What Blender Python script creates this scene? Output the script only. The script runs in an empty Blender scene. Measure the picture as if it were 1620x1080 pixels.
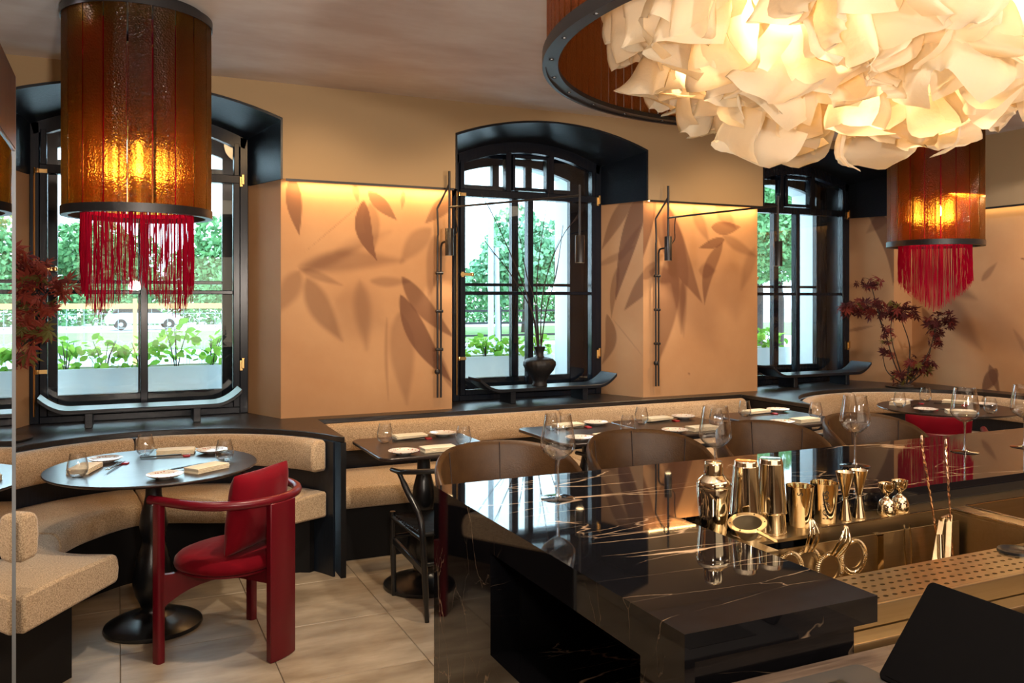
import bpy, bmesh, math, random
import numpy as np
from mathutils import Vector, Matrix

pi = math.pi
RN = random.Random(11)
sc = bpy.context.scene
COL = sc.collection

# ------------------------------------------------------------------ camera
cd = bpy.data.cameras.new('camera')
cam = bpy.data.objects.new('camera', cd)
COL.objects.link(cam)
cd.sensor_fit = 'HORIZONTAL'; cd.sensor_width = 36.0
cd.lens = 36.0 * 1342.0 / 1620.0
cd.shift_y = -68.0 / 1620.0
cd.clip_start = 0.05; cd.clip_end = 400
cam.location = (0, 0, 1.6)
cam.rotation_euler = (pi / 2, 0, -math.radians(24.9))
sc.camera = cam

# ------------------------------------------------------------------ world, lights, exposure
w = bpy.data.worlds.new('overcast_sky'); sc.world = w; w.use_nodes = True
bg = w.node_tree.nodes['Background']
bg.inputs[0].default_value = (0.64, 0.84, 1.0, 1); bg.inputs[1].default_value = 4.2
sc.view_settings.view_transform = 'Standard'; sc.view_settings.look = 'None'
sc.view_settings.exposure = 0.95; sc.view_settings.gamma = 1.0
sc.view_settings.use_curve_mapping = False
cy = sc.cycles
cy.max_bounces = 10; cy.diffuse_bounces = 4; cy.glossy_bounces = 5
cy.transparent_max_bounces = 24; cy.transmission_bounces = 6
cy.sample_clamp_indirect = 4.0; cy.sample_clamp_direct = 0
cy.caustics_reflective = False; cy.caustics_refractive = False
cy.use_denoising = True
WARM = (1.0, 0.74, 0.46)
NEUT = (1.0, 0.81, 0.60)

def light(kind, name, loc, power, color=WARM, size=0.05, size_y=None, aim=None, angle=60, blend=0.5):
    d = bpy.data.lights.new(name, kind); d.energy = power; d.color = color
    if kind == 'AREA':
        d.size = size
        if size_y: d.shape = 'RECTANGLE'; d.size_y = size_y
    else:
        d.shadow_soft_size = size
    if kind == 'SPOT':
        d.spot_size = math.radians(angle); d.spot_blend = blend
    o = bpy.data.objects.new(name, d); COL.objects.link(o); o.location = loc
    if aim is not None:
        o.rotation_euler = (Vector(aim) - Vector(loc)).to_track_quat('-Z', 'Y').to_euler()
    return o

# recessed ceiling spots (behind and above the frame, and over the tables)
SPOTS = [((0.95, 3.05, 2.97), (0.75, 3.75, 0), 75, 58), ((-0.2, 3.9, 2.97), (-0.25, 4.15, 0), 26, 56),
         ((1.7, 3.6, 2.97), (1.55, 4.1, 0), 40, 56), ((3.6, 3.3, 2.97), (3.3, 4.4, 0), 50, 62),
         ((4.9, 3.6, 2.97), (4.9, 4.2, 0), 34, 60), ((1.4, 0.9, 2.97), (1.7, 1.6, 1.0), 34, 60),
         ((0.3, 1.2, 2.97), (0.6, 1.6, 0), 16, 70), ((6.2, 3.4, 2.97), (6.3, 4.9, 1.2), 40, 76)]
for k, (a, b, p, an) in enumerate(SPOTS):
    light('SPOT', 'ceiling_spot', a, p, NEUT if a[0] < 6 else (1.0, 0.88, 0.82), 0.04, aim=b, angle=an, blend=0.18)
# unseen ceiling spots added to brighten the plaster panels evenly
for x, p in ((1.0, 46), (2.2, 34), (4.4, 52)):
    light('SPOT', 'wall_fill', (x, 4.35, 2.96), p, (1.0, 0.64, 0.32), 0.15, aim=(x + .15, 5.7, 1.45), angle=92, blend=0.9)
for x, p in ((-0.15, 34), (2.65, 36), (5.35, 44)):  # cooler unseen spots added to lift the window reveals
    light('SPOT', 'wall_fill', (x, 4.3, 2.96), p * 1.35, (1.0, 0.92, 0.90), 0.12, aim=(x + 1.15, 5.95, 1.45), angle=58, blend=0.9)
# broad unseen fill panels added under the ceiling
light('AREA', 'room_fill', (1.6, -1.0, 2.95), 24, NEUT, 3.2, 2.0, aim=(1.6, -1.0, 0))
light('AREA', 'room_fill', (4.6, 0.2, 2.95), 18, NEUT, 2.6, 1.6, aim=(4.6, 0.2, 0))
# added fill: soft panel behind the camera, hidden uplights to brighten the ceiling
light('AREA', 'rear_fill', (1.8, -2.7, 1.5), 17, NEUT, 4.5, 1.6, aim=(2.2, 4.0, 2.2))
for x, y, p in ((0.2, 0.4, 150), (1.6, -0.4, 120), (3.4, -0.2, 120)):
    light('SPOT', 'ceiling_fill', (x, y, 1.75), p, (1, .86, .74), 0.08, aim=(x + .25, y + 1.9, 3.0), angle=140, blend=1.0)

# ------------------------------------------------------------------ mesh helpers
class G:
    def __init__(s): s.v = []; s.f = []
    def add(s, vs, fs):
        n = len(s.v); s.v += [tuple(v) for v in vs]; s.f += [tuple(i + n for i in f) for f in fs]; return s
    def box(s, x0, y0, z0, x1, y1, z1):
        return s.add([(x0, y0, z0), (x1, y0, z0), (x1, y1, z0), (x0, y1, z0), (x0, y0, z1), (x1, y0, z1), (x1, y1, z1), (x0, y1, z1)],
                     [(3, 2, 1, 0), (4, 5, 6, 7), (0, 1, 5, 4), (1, 2, 6, 5), (2, 3, 7, 6), (3, 0, 4, 7)])
    def bar(s, a, b, w_, h_, up=(0, 0, 1)):
        a = Vector(a); b = Vector(b); d = (b - a).normalized(); u = Vector(up)
        x = d.cross(u)
        if x.length < 1e-4: x = d.cross(Vector((1, 0, 0)))
        x.normalize(); y = x.cross(d)
        P = []
        for p in (a, b):
            for i, j in ((-1, -1), (1, -1), (1, 1), (-1, 1)): P.append(p + x * w_ / 2 * i + y * h_ / 2 * j)
        return s.add(P, [(3, 2, 1, 0), (4, 5, 6, 7), (0, 1, 5, 4), (1, 2, 6, 5), (2, 3, 7, 6), (3, 0, 4, 7)])
    def prism(s, pts, a, b, axis='z'):
        n = len(pts)
        def P(p, t):
            return (p[0], p[1], t) if axis == 'z' else ((p[0], t, p[1]) if axis == 'y' else (t, p[0], p[1]))
        return s.add([P(p, a) for p in pts] + [P(p, b) for p in pts],
                     [tuple(range(n))[::-1], tuple(range(n, 2 * n))] + [(i, (i + 1) % n, n + (i + 1) % n, n + i) for i in range(n)])
    def tube(s, pts, r, n=8, cap=True, flat=1.0):
        pts = [Vector(p) for p in pts]; m = len(pts)
        rs = r if isinstance(r, (list, tuple)) else [r] * m
        T = []
        for i in range(m):
            t = (pts[min(i + 1, m - 1)] - pts[max(i - 1, 0)])
            T.append(t.normalized() if t.length > 1e-9 else Vector((0, 0, 1)))
        ref = Vector((0, 0, 1)) if abs(T[0].z) < 0.9 else Vector((1, 0, 0))
        x = T[0].cross(ref).normalized(); V = []
        for i in range(m):
            x = (x - T[i] * x.dot(T[i])).normalized(); y = T[i].cross(x)
            for k in range(n):
                a = 2 * pi * k / n
                V.append(pts[i] + (x * math.cos(a) + y * math.sin(a) * flat) * rs[i])
        F = []
        for i in range(m - 1):
            for k in range(n):
                F.append((i * n + k, i * n + (k + 1) % n, (i + 1) * n + (k + 1) % n, (i + 1) * n + k))
        if cap: F += [tuple(range(n))[::-1], tuple(range((m - 1) * n, m * n))]
        return s.add(V, F)
    def lathe(s, prof, n=24, c=(0, 0, 0), a0=0.0, a1=2 * pi):
        full = abs(a1 - a0 - 2 * pi) < 1e-6; nn = n if full else n + 1
        V = []; idx = []
        for r, z in prof:
            if r < 1e-6:
                idx.append([len(V)] * nn); V.append((c[0], c[1], c[2] + z))
            else:
                row = []
                for k in range(nn):
                    a = a0 + (a1 - a0) * k / n
                    row.append(len(V)); V.append((c[0] + r * math.cos(a), c[1] + r * math.sin(a), c[2] + z))
                idx.append(row)
        F = []
        for i in range(len(prof) - 1):
            for k in range(n):
                k2 = (k + 1) % nn
                q = [idx[i][k], idx[i][k2], idx[i + 1][k2], idx[i + 1][k]]
                u = []
                for t in q:
                    if t not in u: u.append(t)
                if len(u) > 2: F.append(tuple(u))
        return s.add(V, F)
    def loft(s, rings, closed=True, caps=True, loop=False):
        n = len(rings[0]); m = len(rings); V = [p for r in rings for p in r]; F = []
        for i in range(m if loop else m - 1):
            j = (i + 1) % m
            for k in range(n if closed else n - 1):
                F.append((i * n + k, i * n + (k + 1) % n, j * n + (k + 1) % n, j * n + k))
        if caps and closed and not loop: F += [tuple(range(n))[::-1], tuple(range((m - 1) * n, m * n))]
        return s.add(V, F)
    def grid(s, nu, nv, fn):
        V = [fn(i / (nu - 1), j / (nv - 1)) for j in range(nv) for i in range(nu)]
        F = [(j * nu + i, j * nu + i + 1, (j + 1) * nu + i + 1, (j + 1) * nu + i) for j in range(nv - 1) for i in range(nu - 1)]
        return s.add(V, F)

def mk(name, g, mat, parent=None, loc=None, rot=None, smooth=38, bevel=0, seg=2, solid=0, sub=0, kind=None, recalc=True):
    me = bpy.data.meshes.new(name); me.from_pydata(g.v, [], g.f)
    if recalc:
        bm = bmesh.new(); bm.from_mesh(me); bmesh.ops.recalc_face_normals(bm, faces=bm.faces); bm.to_mesh(me); bm.free()
    if smooth:
        me.polygons.foreach_set('use_smooth', [True] * len(me.polygons))
        me.set_sharp_from_angle(angle=math.radians(smooth))
    for m in (mat if isinstance(mat, (list, tuple)) else [mat]): me.materials.append(m)
    o = bpy.data.objects.new(name, me); COL.objects.link(o)
    if parent: o.parent = parent
    if loc: o.location = loc
    if rot: o.rotation_euler = rot
    if solid:
        md = o.modifiers.new('thickness', 'SOLIDIFY'); md.thickness = solid; md.offset = -1
    if bevel:
        md = o.modifiers.new('edge', 'BEVEL'); md.width = bevel; md.segments = seg; md.limit_method = 'ANGLE'; md.angle_limit = math.radians(40)
    if sub:
        md = o.modifiers.new('smooth', 'SUBSURF'); md.levels = sub; md.render_levels = sub
    if kind: o['kind'] = kind
    return o

def tag(o, label, cat, group=None):
    o['label'] = label; o['category'] = cat
    if group: o['group'] = group
    return o
def thing(name, label, cat, loc=(0, 0, 0), rotz=0, group=None):
    o = bpy.data.objects.new(name, None); COL.objects.link(o)
    o.empty_display_size = 0.1
    o.location = loc; o.rotation_euler = (0, 0, rotz)
    return tag(o, label, cat, group)
def struct(name, loc=(0, 0, 0)):
    o = bpy.data.objects.new(name, None); COL.objects.link(o); o.location = loc; o['kind'] = 'structure'; return o
def dup(root, loc, rotz=None, label=None, group=None):
    r = root.copy(); COL.objects.link(r); r.location = loc
    if rotz is not None: r.rotation_euler = (0, 0, rotz)
    if label: r['label'] = label
    if group: r['group'] = group
    for ch in list(root.children):
        c = ch.copy(); COL.objects.link(c); c.parent = r
        for gch in list(ch.children):
            d = gch.copy(); COL.objects.link(d); d.parent = c
    return r
def inst(src, parent, loc=None, rot=None, scale=None):
    c = src.copy(); COL.objects.link(c); c.parent = parent
    if loc is not None: c.location = loc
    if rot is not None: c.rotation_euler = rot
    if scale is not None: c.scale = scale if isinstance(scale, (tuple, list)) else (scale,) * 3
    return c
def catmull(pts, n=8):
    pts = [Vector(p) for p in pts]; out = []
    for i in range(len(pts) - 1):
        p0 = pts[max(i - 1, 0)]; p1 = pts[i]; p2 = pts[i + 1]; p3 = pts[min(i + 2, len(pts) - 1)]
        for k in range(n):
            t = k / n
            out.append(0.5 * ((2 * p1) + (p2 - p0) * t + (2 * p0 - 5 * p1 + 4 * p2 - p3) * t * t + (3 * p1 - p0 - 3 * p2 + p3) * t ** 3))
    out.append(pts[-1]); return out

# ------------------------------------------------------------------ materials
def nt(name):
    m = bpy.data.materials.new(name); m.use_nodes = True
    t = m.node_tree; return m, t, t.nodes, t.links, t.nodes['Principled BSDF']
def pm(name, col, rough=0.5, metal=0.0, noise=None, bump=None, coord='Object', spec=0.5, sheen=0, coat=0, stretch=(1, 1, 1), rand=0, emit=None, trans=0):
    """principled material; noise=(scale, second colour, contrast), bump=(scale, strength)"""
    m, t, N, L, b = nt(name)
    b.inputs['Base Color'].default_value = (*col, 1); b.inputs['Roughness'].default_value = rough
    b.inputs['Metallic'].default_value = metal; b.inputs['Specular IOR Level'].default_value = spec
    if sheen: b.inputs['Sheen Weight'].default_value = sheen; b.inputs['Sheen Roughness'].default_value = 0.4
    if coat: b.inputs['Coat Weight'].default_value = coat; b.inputs['Coat Roughness'].default_value = 0.05
    if trans: b.inputs['Transmission Weight'].default_value = trans
    if emit: b.inputs['Emission Color'].default_value = (*emit[0], 1); b.inputs['Emission Strength'].default_value = emit[1]
    if noise or bump:
        tc = N.new('ShaderNodeTexCoord'); mp = N.new('ShaderNodeMapping'); mp.inputs['Scale'].default_value = stretch
        L.new(tc.outputs[coord], mp.inputs[0])
        if rand:
            oi = N.new('ShaderNodeObjectInfo'); mu = N.new('ShaderNodeVectorMath'); mu.operation = 'SCALE'
            cx = N.new('ShaderNodeCombineXYZ')
            for i in range(3): L.new(oi.outputs['Random'], cx.inputs[i])
            mu.inputs['Scale'].default_value = rand * 10; L.new(cx.outputs[0], mu.inputs[0])
            L.new(mu.outputs[0], mp.inputs['Location'])
    if noise:
        nz = N.new('ShaderNodeTexNoise'); nz.inputs['Scale'].default_value = noise[0]; nz.inputs['Detail'].default_value = 5
        nz.inputs['Roughness'].default_value = 0.6
        L.new(mp.outputs[0], nz.inputs['Vector'])
        cr = N.new('ShaderNodeValToRGB'); c = noise[2] if len(noise) > 2 else 0.2
        cr.color_ramp.elements[0].position = 0.5 - c; cr.color_ramp.elements[1].position = 0.5 + c
        cr.color_ramp.elements[0].color = (*col, 1); cr.color_ramp.elements[1].color = (*noise[1], 1)
        L.new(nz.outputs['Fac'], cr.inputs[0]); L.new(cr.outputs[0], b.inputs['Base Color'])
    if bump:
        nb = N.new('ShaderNodeTexNoise'); nb.inputs['Scale'].default_value = bump[0]; nb.inputs['Detail'].default_value = 3
        L.new(mp.outputs[0], nb.inputs['Vector'])
        bp = N.new('ShaderNodeBump'); bp.inputs['Strength'].default_value = bump[1]; bp.inputs['Distance'].default_value = 0.01
        L.new(nb.outputs['Fac'], bp.inputs['Height']); L.new(bp.outputs[0], b.inputs['Normal'])
    return m
def thin_glass(name, tint=(0.97, 0.985, 0.98), edge=0.9, rough=0.0, gain=1.0, power=4.0):
    m = bpy.data.materials.new(name); m.use_nodes = True; t = m.node_tree; N = t.nodes; L = t.links; N.clear()
    o = N.new('ShaderNodeOutputMaterial'); mx = N.new('ShaderNodeMixShader'); tr = N.new('ShaderNodeBsdfTransparent'); gl = N.new('ShaderNodeBsdfGlossy')
    lw = N.new('ShaderNodeLayerWeight'); lw.inputs[0].default_value = 0.5
    fr = N.new('ShaderNodeMapRange'); fr.interpolation_type = 'LINEAR'; fr.inputs[3].default_value = 0.045; fr.inputs[4].default_value = edge
    pw = N.new('ShaderNodeMath'); pw.operation = 'POWER'; pw.inputs[1].default_value = power
    L.new(lw.outputs['Facing'], pw.inputs[0]); L.new(pw.outputs[0], fr.inputs[0])
    tr.inputs[0].default_value = (*tint, 1); gl.inputs['Roughness'].default_value = rough
    mm = N.new('ShaderNodeMath'); mm.operation = 'MULTIPLY'; mm.inputs[1].default_value = gain; mm.use_clamp = True
    L.new(fr.outputs[0], mm.inputs[0]); L.new(mm.outputs[0], mx.inputs[0]); L.new(tr.outputs[0], mx.inputs[1]); L.new(gl.outputs[0], mx.inputs[2]); L.new(mx.outputs[0], o.inputs[0])
    return m
def emis(name, col, s):
    m = bpy.data.materials.new(name); m.use_nodes = True; N = m.node_tree.nodes; N.clear()
    o = N.new('ShaderNodeOutputMaterial'); e = N.new('ShaderNodeEmission'); e.inputs[0].default_value = (*col, 1); e.inputs[1].default_value = s
    m.node_tree.links.new(e.outputs[0], o.inputs[0]); return m
def cloth_translucent(name, col, mix, bump=None, rough=0.8):
    m = bpy.data.materials.new(name); m.use_nodes = True; t = m.node_tree; N = t.nodes; L = t.links; N.clear()
    o = N.new('ShaderNodeOutputMaterial'); mx = N.new('ShaderNodeMixShader'); mx.inputs[0].default_value = mix
    d = N.new('ShaderNodeBsdfDiffuse'); tr = N.new('ShaderNodeBsdfTranslucent')
    d.inputs[0].default_value = (*col, 1); tr.inputs[0].default_value = (*col, 1)
    L.new(d.outputs[0], mx.inputs[1]); L.new(tr.outputs[0], mx.inputs[2]); L.new(mx.outputs[0], o.inputs[0])
    if bump:
        tc = N.new('ShaderNodeTexCoord'); nz = N.new('ShaderNodeTexNoise'); nz.inputs['Scale'].default_value = bump[0]; nz.inputs['Detail'].default_value = 6
        L.new(tc.outputs['Object'], nz.inputs['Vector']); bp = N.new('ShaderNodeBump'); bp.inputs['Strength'].default_value = bump[1]; bp.inputs['Distance'].default_value = 0.02
        L.new(nz.outputs['Fac'], bp.inputs['Height']); L.new(bp.outputs[0], d.inputs['Normal']); L.new(bp.outputs[0], tr.inputs['Normal'])
    return m
def amber(name, c1, bump_scale=120, strength=0.5, through=0.25, soft=0.12):
    """hammered coloured glass: blurred dyed refraction, a little diffusion, gloss"""
    m = bpy.data.materials.new(name); m.use_nodes = True; t = m.node_tree; N = t.nodes; L = t.links; N.clear()
    o = N.new('ShaderNodeOutputMaterial')
    tc = N.new('ShaderNodeTexCoord'); nz = N.new('ShaderNodeTexVoronoi'); nz.inputs['Scale'].default_value = bump_scale
    L.new(tc.outputs['Object'], nz.inputs['Vector'])
    bp = N.new('ShaderNodeBump'); bp.inputs['Strength'].default_value = strength; bp.inputs['Distance'].default_value = 0.006
    L.new(nz.outputs['Distance'], bp.inputs['Height'])
    tr = N.new('ShaderNodeBsdfTransparent'); tr.inputs[0].default_value = (*c1, 1)
    rf = N.new('ShaderNodeBsdfRefraction'); rf.inputs['Color'].default_value = (*c1, 1); rf.inputs['IOR'].default_value = 1.25; rf.inputs['Roughness'].default_value = 0.34
    L.new(bp.outputs[0], rf.inputs['Normal'])
    tl = N.new('ShaderNodeBsdfTranslucent'); tl.inputs[0].default_value = (*[v * .6 for v in c1], 1); L.new(bp.outputs[0], tl.inputs['Normal'])
    gl = N.new('ShaderNodeBsdfGlossy'); gl.inputs['Roughness'].default_value = 0.12; L.new(bp.outputs[0], gl.inputs['Normal'])
    m0 = N.new('ShaderNodeMixShader'); m0.inputs[0].default_value = through; L.new(rf.outputs[0], m0.inputs[1]); L.new(tr.outputs[0], m0.inputs[2])
    m1 = N.new('ShaderNodeMixShader'); m1.inputs[0].default_value = soft; L.new(m0.outputs[0], m1.inputs[1]); L.new(tl.outputs[0], m1.inputs[2])
    lw = N.new('ShaderNodeLayerWeight'); lw.inputs[0].default_value = 0.35; L.new(bp.outputs[0], lw.inputs['Normal'])
    ml = N.new('ShaderNodeMath'); ml.operation = 'MULTIPLY'; ml.inputs[1].default_value = 0.35; L.new(lw.outputs['Fresnel'], ml.inputs[0])
    m2 = N.new('ShaderNodeMixShader'); L.new(ml.outputs[0], m2.inputs[0]); L.new(m1.outputs[0], m2.inputs[1]); L.new(gl.outputs[0], m2.inputs[2]); L.new(m2.outputs[0], o.inputs[0])
    return m
def wood(name, c1, c2, rough=0.4, scale=(1, 14, 14), bump=0.15, spec=0.5, coat=0):
    m, t, N, L, b = nt(name)
    b.inputs['Roughness'].default_value = rough; b.inputs['Specular IOR Level'].default_value = spec
    if coat: b.inputs['Coat Weight'].default_value = coat; b.inputs['Coat Roughness'].default_value = 0.2
    tc = N.new('ShaderNodeTexCoord'); mp = N.new('ShaderNodeMapping'); mp.inputs['Scale'].default_value = scale
    L.new(tc.outputs['Object'], mp.inputs[0])
    nz = N.new('ShaderNodeTexNoise'); nz.inputs['Scale'].default_value = 6; nz.inputs['Detail'].default_value = 6; nz.inputs['Distortion'].default_value = 0.6
    L.new(mp.outputs[0], nz.inputs['Vector'])
    cr = N.new('ShaderNodeValToRGB'); cr.color_ramp.elements[0].position = 0.35; cr.color_ramp.elements[1].position = 0.68
    cr.color_ramp.elements[0].color = (*c1, 1); cr.color_ramp.elements[1].color = (*c2, 1)
    L.new(nz.outputs['Fac'], cr.inputs[0]); L.new(cr.outputs[0], b.inputs['Base Color'])
    bp = N.new('ShaderNodeBump'); bp.inputs['Strength'].default_value = bump; bp.inputs['Distance'].default_value = 0.003
    L.new(nz.outputs['Fac'], bp.inputs['Height']); L.new(bp.outputs[0], b.inputs['Normal'])
    return m
def fabric(name, c1, c2, scale=260):
    m, t, N, L, b = nt(name)
    b.inputs['Roughness'].default_value = 0.95; b.inputs['Specular IOR Level'].default_value = 0.15
    b.inputs['Sheen Weight'].default_value = 0.3
    tc = N.new('ShaderNodeTexCoord'); nz = N.new('ShaderNodeTexNoise'); nz.inputs['Scale'].default_value = scale; nz.inputs['Detail'].default_value = 2
    L.new(tc.outputs['Object'], nz.inputs['Vector'])
    cr = N.new('ShaderNodeValToRGB'); cr.color_ramp.elements[0].position = 0.38; cr.color_ramp.elements[1].position = 0.62
    cr.color_ramp.elements[0].color = (*c1, 1); cr.color_ramp.elements[1].color = (*c2, 1)
    L.new(nz.outputs['Fac'], cr.inputs[0]); L.new(cr.outputs[0], b.inputs['Base Color'])
    bp = N.new('ShaderNodeBump'); bp.inputs['Strength'].default_value = 0.4; bp.inputs['Distance'].default_value = 0.004
    L.new(nz.outputs['Fac'], bp.inputs['Height']); L.new(bp.outputs[0], b.inputs['Normal'])
    return m
def marble(name):
    m, t, N, L, b = nt(name)
    b.inputs['Roughness'].default_value = 0.03; b.inputs['Specular IOR Level'].default_value = 0.5
    tc = N.new('ShaderNodeTexCoord')
    def vein(scale, sx, sy, sz, width, dist, mlo, mhi, rot):
        mp = N.new('ShaderNodeMapping'); mp.inputs['Scale'].default_value = (sx, sy, sz); mp.inputs['Rotation'].default_value = rot
        L.new(tc.outputs['Object'], mp.inputs[0])
        nz = N.new('ShaderNodeTexNoise'); nz.inputs['Scale'].default_value = 2.2; nz.inputs['Detail'].default_value = 6
        L.new(mp.outputs[0], nz.inputs['Vector'])
        mixv = N.new('ShaderNodeVectorMath'); mixv.operation = 'MULTIPLY_ADD'; mixv.inputs[1].default_value = (dist,) * 3
        L.new(nz.outputs['Color'], mixv.inputs[0]); L.new(mp.outputs[0], mixv.inputs[2])
        vo = N.new('ShaderNodeTexVoronoi'); vo.feature = 'DISTANCE_TO_EDGE'; vo.inputs['Scale'].default_value = scale
        L.new(mixv.outputs[0], vo.inputs['Vector'])
        n2 = N.new('ShaderNodeTexNoise'); n2.inputs['Scale'].default_value = 3.2; n2.inputs['Detail'].default_value = 3
        L.new(tc.outputs['Object'], n2.inputs['Vector'])
        mr = N.new('ShaderNodeMapRange'); mr.inputs[1].default_value = mlo; mr.inputs[2].default_value = mhi; mr.inputs[3].default_value = 0; mr.inputs[4].default_value = width
        L.new(n2.outputs['Fac'], mr.inputs[0])
        dv = N.new('ShaderNodeMath'); dv.operation = 'SUBTRACT'; L.new(mr.outputs[0], dv.inputs[0]); L.new(vo.outputs['Distance'], dv.inputs[1])
        ml = N.new('ShaderNodeMath'); ml.operation = 'MULTIPLY'; ml.inputs[1].default_value = 2.2 / width; ml.use_clamp = True
        L.new(dv.outputs[0], ml.inputs[0]); return ml
    a = vein(1.6, 0.55, 2.0, 0.9, 0.026, 0.5, 0.44, 0.78, (0, 0, 0.25))
    c = vein(4.2, 0.30, 2.2, 1.2, 0.022, 0.35, 0.40, 0.76, (0, 0, -0.1))
    ad = N.new('ShaderNodeMath'); ad.operation = 'MAXIMUM'
    c2 = N.new('ShaderNodeMath'); c2.operation = 'MULTIPLY'; c2.inputs[1].default_value = 0.6; L.new(c.outputs[0], c2.inputs[0])
    L.new(a.outputs[0], ad.inputs[0]); L.new(c2.outputs[0], ad.inputs[1])
    mx = N.new('ShaderNodeMix'); mx.data_type = 'RGBA'
    mx.inputs[6].default_value = (0.007, 0.007, 0.009, 1); mx.inputs[7].default_value = (0.70, 0.50, 0.33, 1)
    L.new(ad.outputs[0], mx.inputs[0]); L.new(mx.outputs[2], b.inputs['Base Color'])
    return m

M = {}
M['ceiling'] = pm('ceiling_plaster', (0.60, 0.50, 0.445), 0.75, noise=(1.3, (0.76, 0.71, 0.67), 0.16), bump=(3, 0.15), stretch=(1, 2, 1))
M['upper'] = pm('beige_wall_paint', (0.45, 0.315, 0.17), 0.85, bump=(60, 0.03))
M['backroom'] = pm('brown_wall', (0.22, 0.14, 0.09), 0.7)
M['black_wood'] = wood('black_stained_wood', (0.004, 0.007, 0.012), (0.012, 0.017, 0.026), 0.30, (1.2, 22, 22), 0.3, 0.5)
M['black_wood_y'] = wood('black_stained_wood_panel', (0.005, 0.009, 0.017), (0.010, 0.017, 0.030), 0.4, (22, 22, 1.2), 0.3, 0.5)
M['ledge'] = wood('dark_oiled_ledge_wood', (0.010, 0.010, 0.012), (0.030, 0.025, 0.023), 0.3, (1.0, 26, 26), 0.5, 0.6)
M['frame'] = wood('dark_painted_frame', (0.005, 0.009, 0.018), (0.010, 0.013, 0.020), 0.22, (12, 12, 1), 0.1, 0.34)
M['table'] = wood('dark_table_wood', (0.016, 0.011, 0.010), (0.045, 0.030, 0.025), 0.28, (1.0, 12, 12), 0.12, 0.6)
M['black'] = pm('black_lacquer', (0.008, 0.009, 0.011), 0.28, spec=0.6)
M['black_metal'] = pm('black_metal', (0.012, 0.012, 0.014), 0.38, metal=0.0, spec=0.6)
M['void'] = pm('matte_black', (0.004, 0.004, 0.005), 0.6, spec=0.3)
M['fabric'] = fabric('beige_tweed', (0.36, 0.25, 0.15), (0.66, 0.505, 0.335), 200)
M['tile'] = pm('travertine', (0.24, 0.180, 0.120), 0.36, noise=(2.4, (0.48, 0.40, 0.30), 0.2), bump=(14, 0.05), rand=1, stretch=(1, 3, 1), coord='Object')
M['grout'] = pm('grout', (0.22, 0.17, 0.12), 0.9)
M['brass'] = pm('brass', (0.75, 0.50, 0.20), 0.25, 1.0)
M['glass'] = thin_glass('window_glass', (0.96, 0.985, 0.98), 0.9)
M['crystal'] = thin_glass('drinking_glass', (0.985, 0.985, 0.985), 0.92, 0, 1.15, 2.5)
def solid_glass():
    m = bpy.data.materials.new('clear_glass_stem'); m.use_nodes = True; t = m.node_tree; N = t.nodes; L = t.links; N.clear()
    o = N.new('ShaderNodeOutputMaterial'); mx = N.new('ShaderNodeMixShader'); mx.inputs[0].default_value = .3
    g = N.new('ShaderNodeBsdfGlass'); g.inputs['Roughness'].default_value = 0; g.inputs['IOR'].default_value = 1.48; tr = N.new('ShaderNodeBsdfTransparent')
    L.new(g.outputs[0], mx.inputs[1]); L.new(tr.outputs[0], mx.inputs[2]); L.new(mx.outputs[0], o.inputs[0]); return m
M['stem'] = solid_glass()
M['red_wood'] = pm('red_lacquered_wood', (0.135, 0.003, 0.011), 0.30, spec=0.45, noise=(30, (0.15, 0.004, 0.013)), stretch=(1, 1, 0.1))
M['red_velvet'] = pm('red_velvet', (0.15, 0.0015, 0.008), 0.85, sheen=0.12, spec=0.1, noise=(9, (0.20, 0.002, 0.010), 0.3), bump=(14, 0.25))
M['leather'] = pm('brown_leather', (0.040, 0.0175, 0.006), 0.42, spec=0.32, noise=(7, (0.085, 0.042, 0.015), 0.25), bump=(160, 0.12))
M['marble'] = marble('black_marble_gold_veins')
M['steel'] = pm('brushed_steel', (0.60, 0.48, 0.30), 0.3, 1.0, noise=(4, (0.52, 0.40, 0.24), 0.3), bump=(60, 0.02), stretch=(1, 40, 40))
M['chrome'] = pm('polished_steel', (0.80, 0.69, 0.50), 0.07, 1.0)
M['copper'] = pm('copper_spoon', (0.85, 0.58, 0.42), 0.16, 1.0)
M['etch'] = pm('etched_lettering', (0.035, 0.025, 0.015), 0.6)
M['napkin'] = pm('cream_linen', (0.86, 0.75, 0.54), 0.9, noise=(30, (0.90, 0.81, 0.63)), bump=(300, 0.2))
M['red'] = pm('red_ceramic', (0.42, 0.02, 0.03), 0.3)
M['vase'] = pm('black_ceramic', (0.010, 0.010, 0.012), 0.5)
M['bark'] = pm('dark_bark', (0.035, 0.022, 0.018), 0.8)
M['maple'] = cloth_translucent('maple_leaf_red', (0.24, 0.050, 0.042), 0.45)
M['maple_bright'] = cloth_translucent('maple_leaf_bright_red', (0.42, 0.085, 0.055), 0.5)
M['maple_dark'] = cloth_translucent('maple_leaf_dark', (0.11, 0.034, 0.036), 0.4)
M['maple_green'] = cloth_translucent('maple_leaf_green', (0.20, 0.17, 0.05), 0.45)
M['leaf'] = cloth_translucent('green_leaf', (0.16, 0.36, 0.05), 0.45)
M['leaf2'] = cloth_translucent('green_leaf_light', (0.30, 0.50, 0.08), 0.5)
M['petal'] = cloth_translucent('cream_silk', (0.92, 0.81, 0.61), 0.62, bump=(40, 0.12))
M['amber'] = amber('amber_hammered_glass', (0.91, 0.62, 0.22), 110, 0.7, 0.2, 0.10)
M['smoke'] = amber('brown_hammered_glass', (0.86, 0.46, 0.22), 100, 0.5, 0.2, 0.45)
M['fringe'] = cloth_translucent('red_fringe', (0.60, 0.012, 0.065), 0.45)
M['led'] = emis('led_strip', (1.0, 0.70, 0.30), 5.0)
M['bulb'] = emis('lit_bulb', (1.0, 0.68, 0.34), 7.0)
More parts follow.
